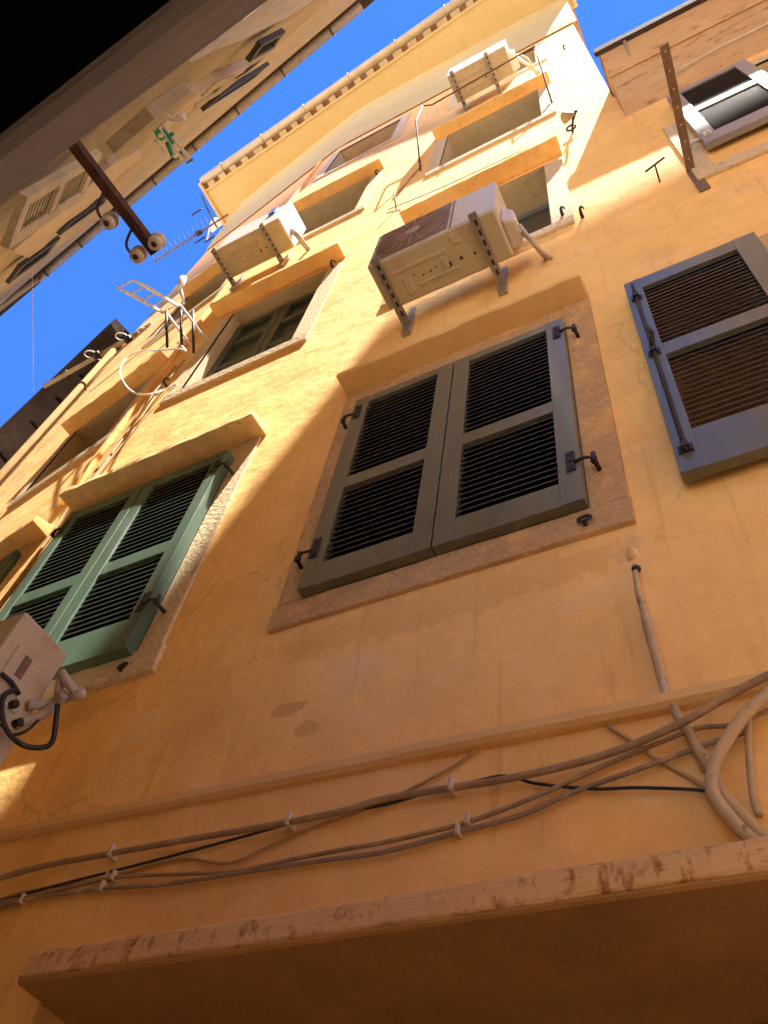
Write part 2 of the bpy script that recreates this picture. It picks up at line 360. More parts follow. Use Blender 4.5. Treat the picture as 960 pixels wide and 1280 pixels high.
# string course, not quite level
m = MB(); segs = [(-3.4, 3.03), (-2.3, 2.992), (-1.42, 2.968), (-.9, 2.952), (-.3, 2.932), (.27, 2.922), (1.2, 2.915)]
for k in range(len(segs)-1):
    (xa, za), (xb, zb) = segs[k], segs[k+1]
    t = .026 if xa < -1.4 else .032
    pr = lambda z: [(0, z+.018), (t, z), (t, z-.024), (t-.012, z-.034), (0, z-.036)]
    va = [W(xa, o, z) for o, z in pr(za)]; vb = [W(xb, o, z) for o, z in pr(zb)]
    m.add(va + vb, [(i, (i+1) % 5, 5+(i+1) % 5, 5+i) for i in range(5)])
m.build('string_course', PLT, house)
# frieze and soffit
def gy(x): return .5911 - .0891 * (x + .0)                 # the gutter runs slightly askew of the facade
fm = MB(); n = 24; xa, xb = -6.03, XE + .06
prof = [(0, 14.55), (.02, 14.5), (.05, 14.9), (.08, 15.8), (.1, 16.6), (.13, 17.0)]
for i in range(n):
    u, v = xa + (xb-xa)*i/n, xa + (xb-xa)*(i+1)/n
    for a, b in zip(prof[:-1], prof[1:]): fm.quad(W(u, a[0], a[1]), W(v, a[0], a[1]), W(v, b[0], b[1]), W(u, b[0], b[1]))
for x in (xa, xb):
    fm.add([W(x, o, z) for o, z in prof] + [W(x, -.1, 17.0), W(x, -.1, 14.55)], [tuple(range(8))])
fm.build('frieze', PLS, house)
sm = MB(); gx0, gx1 = -6.55, .42
for i in range(n):
    u, v = gx0 + (gx1-gx0)*i/n, gx0 + (gx1-gx0)*(i+1)/n
    sm.quad(Vector((u, wall_y(u)+.1, 17.001)), Vector((v, wall_y(v)+.1, 17.001)), Vector((v, gy(v)+.2, 16.97)), Vector((u, gy(u)+.2, 16.97)))
for x in (gx0, gx1):
    sm.slab([(x, wall_y(x)+.1, 16.96), (x, gy(x)+.02, 16.94), (x, gy(x)+.02, 17.1), (x, wall_y(x)+.1, 17.55)], (.05 if x > 0 else -.05, 0, 0))
sm.slab([(gx0, gy(gx0)+.2, 16.955), (gx0, gy(gx0)+.165, 16.955), (gx0, gy(gx0)+.165, 17.06), (gx0, gy(gx0)+.2, 17.06)], (gx1-gx0, gy(gx1)-gy(gx0), 0))
eave = sm.build('eave', PLS, house)
tm = MB(); tm.quad((gx0, gy(gx0)+.05, 17.07), (gx1, gy(gx1)+.05, 17.07), (gx1, gy(gx1)+.19, 17.06), (gx0, gy(gx0)+.19, 17.06)); tm.build('eave_underlay', TILE, eave)
x = gx0 + .1
while x < gx1 - .1:
    y = gy(x) + .085; w2 = random.uniform(.12, .18); tm = MB()
    tm.hexa([(x, y, 16.985), (x+w2, y-.0891*w2, 16.985), (x+w2, y+.078, 16.985), (x, y+.085, 16.985), (x, y, 17.065), (x+w2, y-.0891*w2, 17.065), (x+w2, y+.078, 17.065), (x, y+.085, 17.065)])
    tm.build('eave_tile', GUT, eave); x += random.uniform(.24, .3)
gm = MB(); k = 10; vs = []; fs = []
for j, x in enumerate((gx0, gx1)):
    vs += [Vector((x, gy(x) + .0 - .07*math.sin(math.pi*i/k), 17.0 - .07*math.cos(math.pi*i/k))) if 0 else
           Vector((x, gy(x) + .02 + .075*math.cos(math.pi + math.pi*i/k), 17.05 - .085*math.sin(math.pi*i/k))) for i in range(k+1)]
fs = [(i, i+1, k+2+i, k+1+i) for i in range(k)] + [tuple(range(k+1)), tuple(range(k+1, 2*k+2))]
gm.add(vs, fs, True); gut = gm.build('gutter', GUT, house)
x = gx0 + .5
while x < gx1:
    y = gy(x); m = MB(); m.tube([Vector((x, y+.02 + .082*math.cos(math.pi + math.pi*i/8), 17.05 - .088*math.sin(math.pi*i/8))) for i in range(9)], .007, 5)
    m.build('gutter_bracket', GUT, gut); x += .93
rm = MB(); rm.quad((gx0, gy(gx0), 17.12), (gx1, gy(gx1), 17.12), (gx1, 8, 19.4), (gx0, 8, 19.4)); rm.build('roof', TILE, house)

# ---- windows
def recessed(op, outer, sill_h, stone, pane, hood=None, depth=.26, hood_mat=PL, label=None, sill=True):
    x0, x1, z0, z1 = op; ox0, ox1 = outer
    m = MB()
    t = .014
    for a, b, c, d in ((ox0, x0, z0-.001, z1+.0), (x1, ox1, z0-.001, z1+.0)):
        m.box(a, b, 0, t, c, d)
    if hood is None: m.box(ox0, ox1, 0, t, z1, z1+.14)
    m.m = 1
    m.quad(W(x0, t, z0), W(x0, -depth, z0), W(x0, -depth, z1), W(x0, t, z1))
    m.quad(W(x1, t, z0), W(x1, -depth, z0), W(x1, -depth, z1), W(x1, t, z1))
    m.quad(W(x0, t, z1), W(x1, t, z1), W(x1, -depth, z1), W(x0, -depth, z1))
    m.quad(W(x0, t, z0), W(x1, t, z0), W(x1, -depth, z0), W(x0, -depth, z0))
    w = m.build('window', [stone, PLV], house)
    if label: w['label'] = label
    if sill:
        m = MB(); m.profile([(0, z0-sill_h), (.02, z0-sill_h+.005), (.026, z0-.02), (.02, z0), (0, z0)], ox0, ox1); m.build('window_sill', stone, w, bevel=.004)
    if hood:
        add_hood(w, *hood, hood_mat)
    if pane == 'green':
        f = MB()
        n = 2; ww = (x1-x0)/2
        for i in range(2):
            a, b = x0 + i*ww + .005, x0 + (i+1)*ww - .005
            for (p, q, r, s_) in ((a, a+.07, z0+.01, z1-.06), (b-.07, b, z0+.01, z1-.06)): f.box(p, q, -depth+.02, -depth+.07, r, s_)
            zz = [z0+.01, z0+.45, z0+.9, z1-.13]
            for z in zz: f.box(a+.07, b-.07, -depth+.02, -depth+.066, z, z+.07)
        fr = f.build('window_frame', GSLAT, w)
        g = MB(); g.box(x0, x1, -depth, -depth+.03, z0, z1); g.build('pane', DGREEN, fr if 0 else w)
    elif pane == 'glass':
        f = MB(); mid = (x0+x1)/2
        for (p, q, r, s_) in ((x0, x0+.06, z0, z1), (x1-.06, x1, z0, z1), (mid-.05, mid+.05, z0, z1)): f.box(p, q, -depth+.02, -depth+.06, r, s_)
        for z in (z0+.005, z0+.62, z1-.08): 
            f.box(x0+.06, mid-.05, -depth+.02, -depth+.056, z, z+.05); f.box(mid+.05, x1-.06, -depth+.02, -depth+.056, z, z+.05)
        f.build('window_frame', GREYP, w)
        g = MB(); g.box(x0, x1, -depth, -depth+.03, z0, z1); g.build('pane', GLASS, w)
    return w
def add_hood(w, x0, x1, z0, o, t, m_):
    m = MB(); m.profile([(0, z0), (o, z0 - .004), (o, z0+t), (0, z0+t+.05)], x0, x1, n=8, jit=.0035)
    return m.build('window_hood', m_, w, bevel=.006)
recessed(O_L2, (-3.21, -2.01), .11, STONEL, 'green', (-3.285, -2.018, 8.1, .13, .055), .16, label='window with small dark green panes above the green shutters')
recessed(O_C2, (-1.46, -.215), .10, STONEL, 'glass', (-1.47, -.205, 8.1, .138, .06), .28, label='window half hidden behind the large air conditioner')
recessed(O_L3, (-3.29, -2.07), .10, STONEL, 'green', (-3.3, -2.07, 11.03, .125, .05), .3)
recessed(O_C3, (-1.44, -.18), .10, STONEL, 'green', (-1.45, -.17, 11.07, .125, .06), .3)
recessed(O_L4, (-3.34, -2.08), .09, STONEL, 'green', None, .3)
recessed(O_C4, (-1.42, -.15), .09, STONEL, 'green', None, .3)
recessed(O_F2, (-4.9, -3.68), .1, STONEL, 'green', (-4.9, -3.66, 7.6, .13, .06), .3)
recessed(O_F3, (-4.9, -3.68), .1, STONEL, 'green', (-4.9, -3.66, 10.8, .13, .06), .3)

def shutter_leaf(name, x0, x1, z0, z1, o0, o1, panels, sw, frame_m, slat_m, parent, P=None, pitch=.038, stile2=None):
    P = P or W
    f = MB(); sw2 = stile2 or sw
    f.box(x0, x0+sw, o0, o1, z0, z1, P); f.box(x1-sw2, x1, o0, o1, z0, z1, P)
    edges = [z0] + [e for p in panels for e in p] + [z1]
    for i in range(0, len(edges), 2): f.box(x0+sw, x1-sw2, o0+.002, o1-.002, edges[i], edges[i+1], P)
    f.m = 1
    for (a, b) in panels:
        k = max(2, int(round((b-a) / (pitch*.92)))); pt = (b-a)/k
        for j in range(k):
            zb = a + j*pt + .002
            oi, oo = o0 + .004, o1 - .008
            rise = pt*1.5
            jj = random.uniform(-.0006, .0006)
            p = [P(x0+sw, oo, zb+jj), P(x1-sw2, oo, zb-jj), P(x1-sw2, oi, zb+rise), P(x0+sw, oi, zb+rise),
                 P(x0+sw, oo, zb+.006+jj), P(x1-sw2, oo, zb+.006-jj), P(x1-sw2, oi, zb+rise+.006), P(x0+sw, oi, zb+rise+.006)]
            f.hexa(p)
    return f.build(name, [frame_m, slat_m], parent, bevel=.0025)
def hinge(parent, x, z, side, o, m_=IRON, h=.11):
    b = MB(); b.box(x - .016, x + .016, o, o+.006, z - h/2, z + h/2)
    for dz in (-.035, 0, .035): b.lathe(W(x, o+.006, z+dz), (0, -1, 0), [(0, .005), (.004, .004)], 6)
    kx = x + side*.075
    b.tube([W(x + side*.01, o+.005, z-.012), W(x + side*.05, o+.008, z-.012), W(kx, o-.002, z-.012)], .0055, 6)
    b.lathe(W(kx, o-.004, z-.035), (0, 0, 1), [(0, .011), (.022, .0115), (.024, .0085), (.05, .0085)], 8)
    b.tube([W(kx, o-.004, z-.028), W(kx + side*.004, o*.5, z-.03), W(kx + side*.004, .012, z-.03)], .008, 6)
    return b.build('hinge', m_, parent)
# centre window: brown shutters
m = MB(); t = .016
m.box(-1.485, -1.335, 0, t, 3.725, 5.33); m.box(-.345, -.222, 0, t, 3.725, 5.33); m.box(-1.335, -.345, 0, .012, 5.13, 5.33)
w = m.build('window', STONE, house, bevel=.004); w['label'] = 'window surround of rough brown stone around the brown shutters'
m = MB(); m.box(-1.334, -.346, .001, .006, 3.726, 5.129); m.build('pane', DGREEN, w)  # dark sheet painted in for the unlit room behind the louvres
m = MB(); m.profile([(0, 3.6), (.018, 3.602), (.022, 3.712), (.016, 3.722), (0, 3.724)], -1.492, -.218, jit=.0015); m.build('window_sill', STONE, w, bevel=.003)
add_hood(w, -1.49, -.222, 5.322, .132, .03, PLT)
CP = [(3.842, 4.315), (4.395, 5.045)]
for i, (a, b) in enumerate(((-1.374, -.862), (-.856, -.345))):
    lf = shutter_leaf('shutter', a, b, 3.72, 5.105, .018, .06, CP, .075, BROWN, SLAT, house)
    s_ = -1 if i == 0 else 1
    hx = a + .03 if i == 0 else b - .03
    hinge(lf, hx, 4.97, s_, .06); hinge(lf, hx, 3.94, s_, .06)
m = MB(); m.ring(W(-.36, .03, 3.66), (0, 1, -.3), .02, .005, 12, 6); m.tube([W(-.36, 0, 3.64), W(-.36, .03, 3.64)], .009, 6); m.build('shutter_catch', IRON, w)
# left window: green shutters
m = MB(); t = .016
m.box(-3.28, -3.2, 0, t, 3.72, 5.2); m.box(-2.12, -2.0, 0, t, 3.72, 5.26); m.box(-3.2, -2.12, 0, .012, 5.12, 5.26)
w = m.build('window', STONEL, house, bevel=.004); w['label'] = 'window surround of pale stone around the green shutters'
m = MB(); m.box(-3.199, -2.121, .001, .006, 3.721, 5.119); m.build('pane', DGREEN, w)  # dark backing stands in for the shaded room behind the green slats
m = MB(); m.profile([(0, 3.58), (.022, 3.585), (.028, 3.705), (.02, 3.716), (0, 3.718)], -3.28, -1.98, jit=.002); m.build('window_sill', STONEL, w, bevel=.004)
add_hood(w, -3.32, -1.974, 5.262, .146, .04, PLW)
m = MB(); m.ring(W(-2.14, .03, 3.64), (0, 1, -.3), .018, .005, 12, 6); m.tube([W(-2.14, 0, 3.62), W(-2.14, .03, 3.62)], .008, 6); m.build('shutter_catch', IRON, w)
for i, (a, b) in enumerate(((-3.185, -2.655), (-2.648, -2.118))):
    lf = shutter_leaf('shutter', a, b, 3.69, 5.11, .018, .075, [(3.87, 4.3), (4.385, 5.02)], .075, GREEN, GSLAT, house, pitch=.04, stile2=.068)
    lf['label'] = 'faded green louvred shutter'
    s_ = -1 if i == 0 else 1
    hx = a + .03 if i == 0 else b - .03
    hinge(lf, hx, 4.96, s_, .075); hinge(lf, hx, 3.95, s_, .075)
# hood of the next window, at the left edge of the view
m = MB(); m.box(-4.7, -3.62, 0, .014, 3.75, 5.2)
w = m.build('window', STONEL, house); add_hood(w, -4.8, -3.5, 5.17, .13, .05, PL)
for a, b in ((-4.66, -4.165), (-4.155, -3.66)):
    shutter_leaf('shutter', a, b, 3.72, 5.09, .018, .06, [(3.87, 4.3), (4.385, 5.02)], .075, GREEN, GSLAT, house, pitch=.04)
# pipe duct at the bend
m = MB(); m.box(-3.66, -3.6, 0, .035, 5.6, 14.4); m.build('wall_duct', PL, house, bevel=.006)

# ------------------------------------------------------------------ lower orange house on the right (same plaster, no seam)
rh = thing('orange_house', 'lower ochre house at right with a stained overhanging eave', 'house', (2.5, 1.5, 0))
XR = 9.0; RT = 9.1
O_R1 = (.62, 1.6, 3.75, 5.1); O_R2 = (1.1, 2.05, 6.62, 7.98)
rw = wall_mesh(XE, XR, 0, RT, [(XE, 1.6, 0, 2.433), O_R1, O_R2], W)
rw.quad((XR, 1.5, 0), (XR, 8, 0), (XR, 8, RT), (XR, 1.5, RT)); rw.quad((XE, 8, 0), (XR, 8, 0), (XR, 8, RT), (XE, 8, RT))
rw.build('wall', PL, rh)
m = MB()
pf = [(0, 8.3), (.045, 8.36), (.095, 8.5), (.14, 8.7), (.17, 8.84), (.185, 8.87), (.195, 8.86), (.335, 9.16), (.35, 9.2), (.345, 9.3), (0, 9.48)]
m.profile(pf, XE + .012, XR, n=6); re = m.build('eave', PLR, rh)
m = MB(); m.box(.24, XR, .325, .362, 9.135, 9.31); m.build('roof_edge', DWOOD, re)
m = MB(); m.tube([W(.47, .175, 8.87), W(.47, .335, 9.14)], .014, 6); m.build('eave_strap', GUT, re)
m = MB(); m.tube([W(.5, .1, 8.42), W(1.0, .11, 8.5), W(2.5, .11, 8.5), W(4, .11, 8.5)], .006, 6); m.build('eave_wire', PVC, re)
m = MB(); m.quad((XE, 1.15, 9.32), (XR, 1.15, 9.32), (XR, 8, 11.4), (XE, 8, 11.4)); m.build('roof', TILE, rh)
for op, hz in ((O_R1, None), (O_R2, None)):
    x0, x1, z0, z1 = op; m = MB(); t = .014; d = .2
    m.box(x0-.14, x0, 0, t, z0, z1); m.box(x1, x1+.14, 0, t, z0, z1); m.box(x0-.14, x1+.14, 0, t, z1, z1+.13)
    for x in (x0, x1): m.quad(W(x, t, z0), W(x, -d, z0), W(x, -d, z1), W(x, t, z1))
    for z in (z0, z1): m.quad(W(x0, t, z), W(x1, t, z), W(x1, -d, z), W(x0, -d, z))
    w = m.build('window', STONE if op is O_R1 else STONEL, rh)
    m = MB(); m.box(x0, x1, -d-.03, -d, z0, z1); m.build('pane', GLASS, w)
    if op is O_R1:
        m = MB(); m.profile([(0, z0-.11), (.02, z0-.1), (.02, z0), (0, z0)], x0-.14, x1+.14); m.build('window_sill', STONE, w)
# lower right open brown shutter
lf = shutter_leaf('shutter', -.062, .475, 3.675, 5.16, .03, .072, [(3.885, 4.41), (4.5, 5.06)], .068, BROWN, SLAT, rh, pitch=.036, stile2=.09)
lf['label'] = 'brown louvred shutter folded back on the wall, with a long bolt rod'
m = MB(); xr = -.028
m.tube([W(xr, .085, 3.76), W(xr, .085, 4.99)], .0075, 6)
for z in (3.78, 4.44, 4.96):
    m.box(xr-.022, xr+.022, .072, .08, z-.018, z+.018); m.box(xr-.012, xr+.012, .08, .098, z-.014, z+.014)
m.tube([W(xr, .09, 4.46), W(xr+.015, .12, 4.5), W(xr+.005, .12, 4.56)], .009, 6)
m.tube([W(xr, .085, 4.99), W(xr, .1, 5.05)], .006, 6)
m.build('bolt_rod', IRON, lf)
# upper right open shutter with pale sunlit frame
lf = shutter_leaf('shutter', .55, 1.06, 6.6, 8.02, .03, .072, [(6.77, 7.32), (7.41, 7.94)], .078, GREYP, SLAT, rh, pitch=.036)
lf['label'] = 'pale grey louvred shutter folded back in the sun'
m = MB(); m.box(.588-.02, .588+.02, .072, .08, 6.72, 6.8); m.tube([W(.588, .085, 6.76), W(.588, .1, 6.7)], .01, 6)
m.tube([W(.56, .05, 6.78), W(.5, .06, 6.77), W(.47, .01, 6.77)], .012, 6); m.build('hinge', PVC, lf)
m = MB(); m.box(.43, .54, 0, .016, 6.36, 7.5); m.box(.43, 2.2, 0, .02, 6.24, 6.358)
m.build('window_jamb', STONEL, rh, bevel=.004)

# ------------------------------------------------------------------ air conditioners
def ac_unit(label, x0, x1, y0, y1, z0, z1, group, arms, cover=True, fan=True, mats=(UNIT, ACPAN), wall=1.5, blue=False):
    t = thing('air_conditioner', label, 'air conditioner', ((x0+x1)/2, (y0+y1)/2, z0), group)
    P = lambda x, o, z: Vector((x, o, z))
    b = MB(); b.hexa([(x0, y0, z0+.012), (x1, y0, z0+.012), (x1, y1, z0+.012), (x0, y1, z0+.012), (x0, y0, z1), (x1, y0, z1), (x1, y1, z1), (x0, y1, z1)])
    body = b.build('casing', mats[0], t, bevel=.012)
    b = MB(); e = .01
    b.hexa([(x0+e, y0+e, z0), (x1-e, y0+e, z0), (x1-e, y1-e, z0), (x0+e, y1-e, z0), (x0+e, y0+e, z0+.014), (x1-e, y0+e, z0+.014), (x1-e, y1-e, z0+.014), (x0+e, y1-e, z0+.014)])
    w_ = x1-x0; d_ = y1-y0
    def ridge(xa, xb, ya, yb): b.hexa([(xa, ya, z0-.006), (xb, ya, z0-.006), (xb, yb, z0-.006), (xa, yb, z0-.006), (xa-.006, ya-.006, z0+.002), (xb+.006, ya-.006, z0+.002), (xb+.006, yb+.006, z0+.002), (xa-.006, yb+.006, z0+.002)])
    ridge(x0+.16*w_, x0+.58*w_, y0+.3*d_, y0+.36*d_); ridge(x0+.2*w_, x0+.26*w_, y0+.5*d_, y0+.86*d_)
    ridge(x0+.52*w_, x0+.56*w_, y0+.44*d_, y0+.66*d_); ridge(x0+.64*w_, x0+.7*w_, y0+.12*d_, y0+.3*d_); ridge(x0+.3*w_, x0+.62*w_, y0+.72*d_, y0+.76*d_)
    pan = b.build('base_pan', mats[1], t, bevel=.003)
    b = MB()
    for fx, fy, r in ((.56, .62, .016), (.66, .6, .009), (.76, .62, .007), (.42, .58, .006), (.47, .56, .004), (.36, .6, .005), (.3, .52, .005)):
        b = MB(); b.lathe((x0+fx*w_, y0+fy*d_, z0-.001), (0, 0, -1), [(0, r), (.002, r)], 10); b.build('drain_hole', BLACK, pan)
    if fan:
        cx, cz, r = x0 + .34*w_, (z0+z1)/2, min(.24, .42*(z1-z0))
        b = MB(); xa_, xb_2 = x0 + .03, x0 + .64*w_
        b.hexa([(xa_, y0-.003, z0+.03), (xb_2, y0-.003, z0+.03), (xb_2, y0+.004, z0+.03), (xa_, y0+.004, z0+.03), (xa_, y0-.003, z1-.02), (xb_2, y0-.003, z1-.02), (xb_2, y0+.004, z1-.02), (xa_, y0+.004, z1-.02)])
        b.build('fan_panel', ACGRILL, t, bevel=.002)
        b = MB()
        for k in range(1, 12): b.ring((cx, y0-.008, cz), (0, 1, 0), r*k/11, .0018, 36, 4)
        for k in range(20):
            a = 2*math.pi*k/20; b.tube([(cx+.04*math.cos(a), y0-.011, cz+.04*math.sin(a)), (cx+r*1.02*math.cos(a), y0-.008, cz+r*1.02*math.sin(a))], .003, 4)
        b.lathe((cx, y0-.006, cz), (0, -1, 0), [(0, .05), (.008, .048), (.012, .03)], 20)
        b.build('fan_grille', ACHUB, t)
        b = MB()
        for fx in (.66,): b.hexa([(x0+fx*w_, y0-.004, z0+.02), (x0+fx*w_+.008, y0-.004, z0+.02), (x0+fx*w_+.008, y0+.002, z0+.02), (x0+fx*w_, y0+.002, z0+.02),
                                  (x0+fx*w_, y0-.004, z1-.02), (x0+fx*w_+.008, y0-.004, z1-.02), (x0+fx*w_+.008, y0+.002, z1-.02), (x0+fx*w_, y0+.002, z1-.02)])
        b.build('front_seam', ACGRILL, t)
    if cover:
        zt = z0 + .05
        b = MB(); b.hexa([(x1-.002, y0+.08, zt), (x1+.07, y0+.11, zt), (x1+.07, y1-.03, zt), (x1-.002, y1-.01, zt),
                          (x1-.002, y0+.08, zt+.24), (x1+.06, y0+.11, zt+.2), (x1+.06, y1-.03, zt+.2), (x1-.002, y1-.01, zt+.24)])
        b.build('valve_cover', mats[0], t, bevel=.015)
    for ax in arms:
        b = MB(); zz = z0 - .004
        yw = wall - .001
        b.hexa([(ax-.022, y0-.03, zz-.032), (ax-.018, y0-.03, zz-.032), (ax-.018, yw, zz-.032), (ax-.022, yw, zz-.032), (ax-.022, y0-.03, zz), (ax-.018, y0-.03, zz), (ax-.018, yw, zz), (ax-.022, yw, zz)])
        b.hexa([(ax-.018, y0-.03, zz-.005), (ax+.022, y0-.03, zz-.005), (ax+.022, yw, zz-.005), (ax-.018, yw, zz-.005), (ax-.018, y0-.03, zz), (ax+.022, y0-.03, zz), (ax+.022, yw, zz), (ax-.018, yw, zz)])
        b.hexa([(ax-.024, yw-.03, zz-.12), (ax+.024, yw-.03, zz-.12), (ax+.024, yw, zz-.12), (ax-.024, yw, zz-.12), (ax-.024, yw-.004, zz+.3), (ax+.024, yw-.004, zz+.3), (ax+.024, yw, zz+.3), (ax-.024, yw, zz+.3)])
        br = b.build('bracket', GALV, t, bevel=.0015)
        b = MB()
        for k in range(6):
            yy = y0 + .01 + k*(yw-y0-.06)/6; b = MB(); b.hexa([(ax-.006, yy, zz-.0075), (ax+.008, yy, zz-.0075), (ax+.008, yy+.03, zz-.0075), (ax-.006, yy+.03, zz-.0075),
                                               (ax-.006, yy, zz-.0045), (ax+.008, yy, zz-.0045), (ax+.008, yy+.03, zz-.0045), (ax-.006, yy+.03, zz-.0045)]); b.build('bolt_slot', BLACK, br)
    return t
AG = 'air conditioning outdoor units on the ochre facade'
ac = ac_unit('large air conditioner with beige underside above the brown shutters, on two steel brackets', -1.275, -.535, 1.1, 1.37, 5.95, 6.49, AG, (-1.21, -.645))
b = MB()
b.tube([(-.46, 1.3, 6.04), (-.43, 1.34, 6.0), (-.41, 1.42, 6.02), (-.4, 1.5, 6.1)], .015, 8, steps=4); b.tube([(-.46, 1.26, 6.05), (-.44, 1.3, 6.0), (-.41, 1.4, 6.0), (-.37, 1.5, 6.06)], .01, 8, steps=4)
b.build('refrigerant_pipe', LAG, ac)
ac = ac_unit('white air conditioner with a blue tag, above the hood of the small green paned window', -3.36, -2.66, 1.13, 1.42, 8.95, 9.5, AG, (-3.36, -2.83), cover=False, fan=False, mats=(WHITE, ACPAN))
b = MB(); b.box(-2.86, -2.79, -.003, .008, 9.3, 9.46, lambda x, o, z: Vector((x, 1.12-o, z))); b.build('blue_tag', BLUE, ac)
b = MB(); b.tube([(-2.66, 1.3, 9.1), (-2.6, 1.34, 9.0), (-2.58, 1.42, 8.98), (-2.57, 1.5, 9.0)], .025, 8, steps=4); b.build('refrigerant_pipe', LAG, ac)
ac = ac_unit('white air conditioner highest on the wall, above the hood ringed by a thin rail', -1.2, -.5, 1.07, 1.38, 11.95, 12.48, AG, (-1.13, -.72), fan=False, mats=(WHITE, ACPAN))
b = MB(); b.tube([(-.44, 1.25, 12.05), (-.36, 1.35, 11.98), (-.3, 1.45, 12.02), (-.26, 1.5, 12.1)], .018, 8, steps=4); b.tube([(-.44, 1.22, 12.08), (-.33, 1.3, 11.95), (-.3, 1.5, 12.0)], .012, 8, steps=4); b.build('refrigerant_pipe', PVC, ac)
# the near one at the left edge, seen from its service side
ax1 = -2.17
ac = thing('air_conditioner', 'grimy air conditioner at left edge showing its service panel and pipes', 'air conditioner', (-2.5, 1.2, 3.1), AG)
b = MB(); b.hexa([(-2.9, 1.045, 3.0), (ax1, 1.045, 3.0), (ax1, 1.27, 3.0), (-2.9, 1.27, 3.0), (-2.9, 1.045, 3.52), (ax1, 1.045, 3.52), (ax1, 1.27, 3.52), (-2.9, 1.27, 3.52)])
b.build('casing', UNIT2, ac, bevel=.012)
b = MB(); b.box(ax1, ax1+.008, 1.09, 1.21, 3.2, 3.4, lambda x, o, z: Vector((x, o, z))); pn = b.build('service_panel', UNIT2, ac, bevel=.004)
b = MB(); b.box(ax1+.008, ax1+.01, 1.13, 1.16, 3.3, 3.385, lambda x, o, z: Vector((x, o, z))); b.build('handle_slot', ACGRILL, pn)
def pt(u, v, x): return at_x(u, v, x)
b = MB()
b.tube([pt(35, 882, ax1+.01), pt(60, 880, -2.12), pt(85, 872, -2.08), pt(101, 868, -2.02), on_wall(99, 862, .0)], .017, 8, steps=4)
b.tube([pt(20, 905, ax1+.01), pt(45, 898, -2.13), pt(70, 880, -2.09), pt(80, 868, -2.05)], .017, 8, steps=4)
b.tube([pt(76, 840, -2.06), pt(84, 852, -2.04), pt(98, 868, -2.02)], .016, 8)
b.tube([pt(76, 840, -2.06), pt(74, 860, -2.08), pt(72, 872, -2.08)], .014, 8)
b.build('refrigerant_pipe', LAG, ac)
b = MB()
b.tube([pt(20, 862, ax1+.02), pt(5, 870, ax1+.03), pt(2, 890, ax1+.03), pt(10, 915, -2.13), pt(30, 932, -2.1), pt(55, 934, -2.08), pt(66, 925, -2.06), pt(70, 900, -2.05), pt(72, 880, -2.05)], .009, 8, steps=5)
b.tube([pt(0, 905, ax1+.02), pt(15, 918, -2.14), pt(32, 914, -2.1), pt(48, 900, -2.09)], .005, 6, steps=5)
b.tube([pt(2, 842, ax1+.02), pt(14, 852, ax1+.02), pt(24, 868, ax1+.02)], .008, 6)
b.build('power_cable', BLACK, ac)
for u, v in ((12, 882), (18, 905)):
    b = MB(); b.lathe(pt(u, v, ax1), (1, 0, 0), [(0, .014), (.03, .014), (.034, .008)], 8); b.build('valve', IRON, ac)

# ------------------------------------------------------------------ cables and pipes on the wall
CG = 'cables clipped across the lower wall'
def cable(label, px, r, m_, clips=(), o=.02, group=CG, name='wall_cable', lift=None):
    b = MB(); b.tube([on_wall(u + random.uniform(-2, 2), v + random.uniform(-1.6, 1.6), (o if lift is None else lift[i]) + random.uniform(-.2, .5)*r) for i, (u, v) in enumerate(px)], r*.82, 8, steps=5)
    c = tag(b.build(name, m_), label, 'cable', group)
    for u, v in clips:
        p = on_wall(u, v, o); b = MB()
        b.box(p.x-.006, p.x+.006, 0, o+r+.003, p.z-r-.003, p.z+r+.012)
        b.build('cable_clip', CLIPM, c, bevel=.003)
    return c
cable('thickest brown cable, uppermost across the wall under the string course', [(-40, 1112), (0, 1099), (60, 1081), (140, 1067), (240, 1050), (300, 1040), (362, 1028), (430, 1012), (480, 1000), (565, 984), (640, 972), (720, 953), (780, 936), (850, 903), (920, 867), (975, 838)], .0105, CABLE, [(140, 1067), (362, 1028), (565, 984)], o=.024, lift=[.024]*12 + [.03, .045, .06, .07])
cable('thin black cable crossing between the brown ones', [(-40, 1134), (0, 1126), (60, 1110), (150, 1087), (240, 1062), (330, 1038), (400, 1021), (480, 1007), (540, 990), (590, 977), (632, 971), (670, 978), (740, 985), (800, 986), (885, 989), (920, 1003), (955, 1040)], .0045, BLACK, [], o=.012)
cable('thin ochre painted cable that dips and climbs to the string course', [(-40, 1136), (30, 1116), (130, 1098), (190, 1082), (230, 1074), (285, 1079), (330, 1062), (390, 1035), (470, 1006), (560, 962), (594, 938)], .005, YPIPE, [(134, 1097)], o=.008)
cable('brown cable of the lower pair, its upper strand', [(-40, 1142), (0, 1130), (60, 1116), (140, 1098), (240, 1093), (300, 1087), (360, 1075), (430, 1063), (480, 1054), (580, 1028), (660, 998), (740, 965), (800, 938), (870, 912), (915, 904), (975, 880)], .0065, CABLE, [(142, 1097), (585, 1027)], o=.016)
cable('brown cable of the lower pair, its lower strand', [(-40, 1144), (28, 1126), (128, 1110), (200, 1106), (290, 1092), (400, 1076), (480, 1066), (573, 1040), (650, 1018), (720, 990), (800, 962), (880, 930), (940, 912)], .007, CABLE2, [(28, 1126), (128, 1110), (573, 1040)], o=.014)
cable('thin painted cable slanting down to the right under the thick cable', [(760, 908), (800, 932), (815, 945), (835, 957), (860, 970), (890, 988)], .006, CONDUIT, [], o=.007, group=None)
c = cable('fat chipped ochre conduit curving down at the right edge', [(990, 845), (960, 868), (930, 895), (905, 928), (892, 962), (893, 992), (908, 1018), (932, 1042), (950, 1058), (958, 1080), (960, 1110)], .0165, CONDUIT, [], o=.05, group=None, name='conduit')
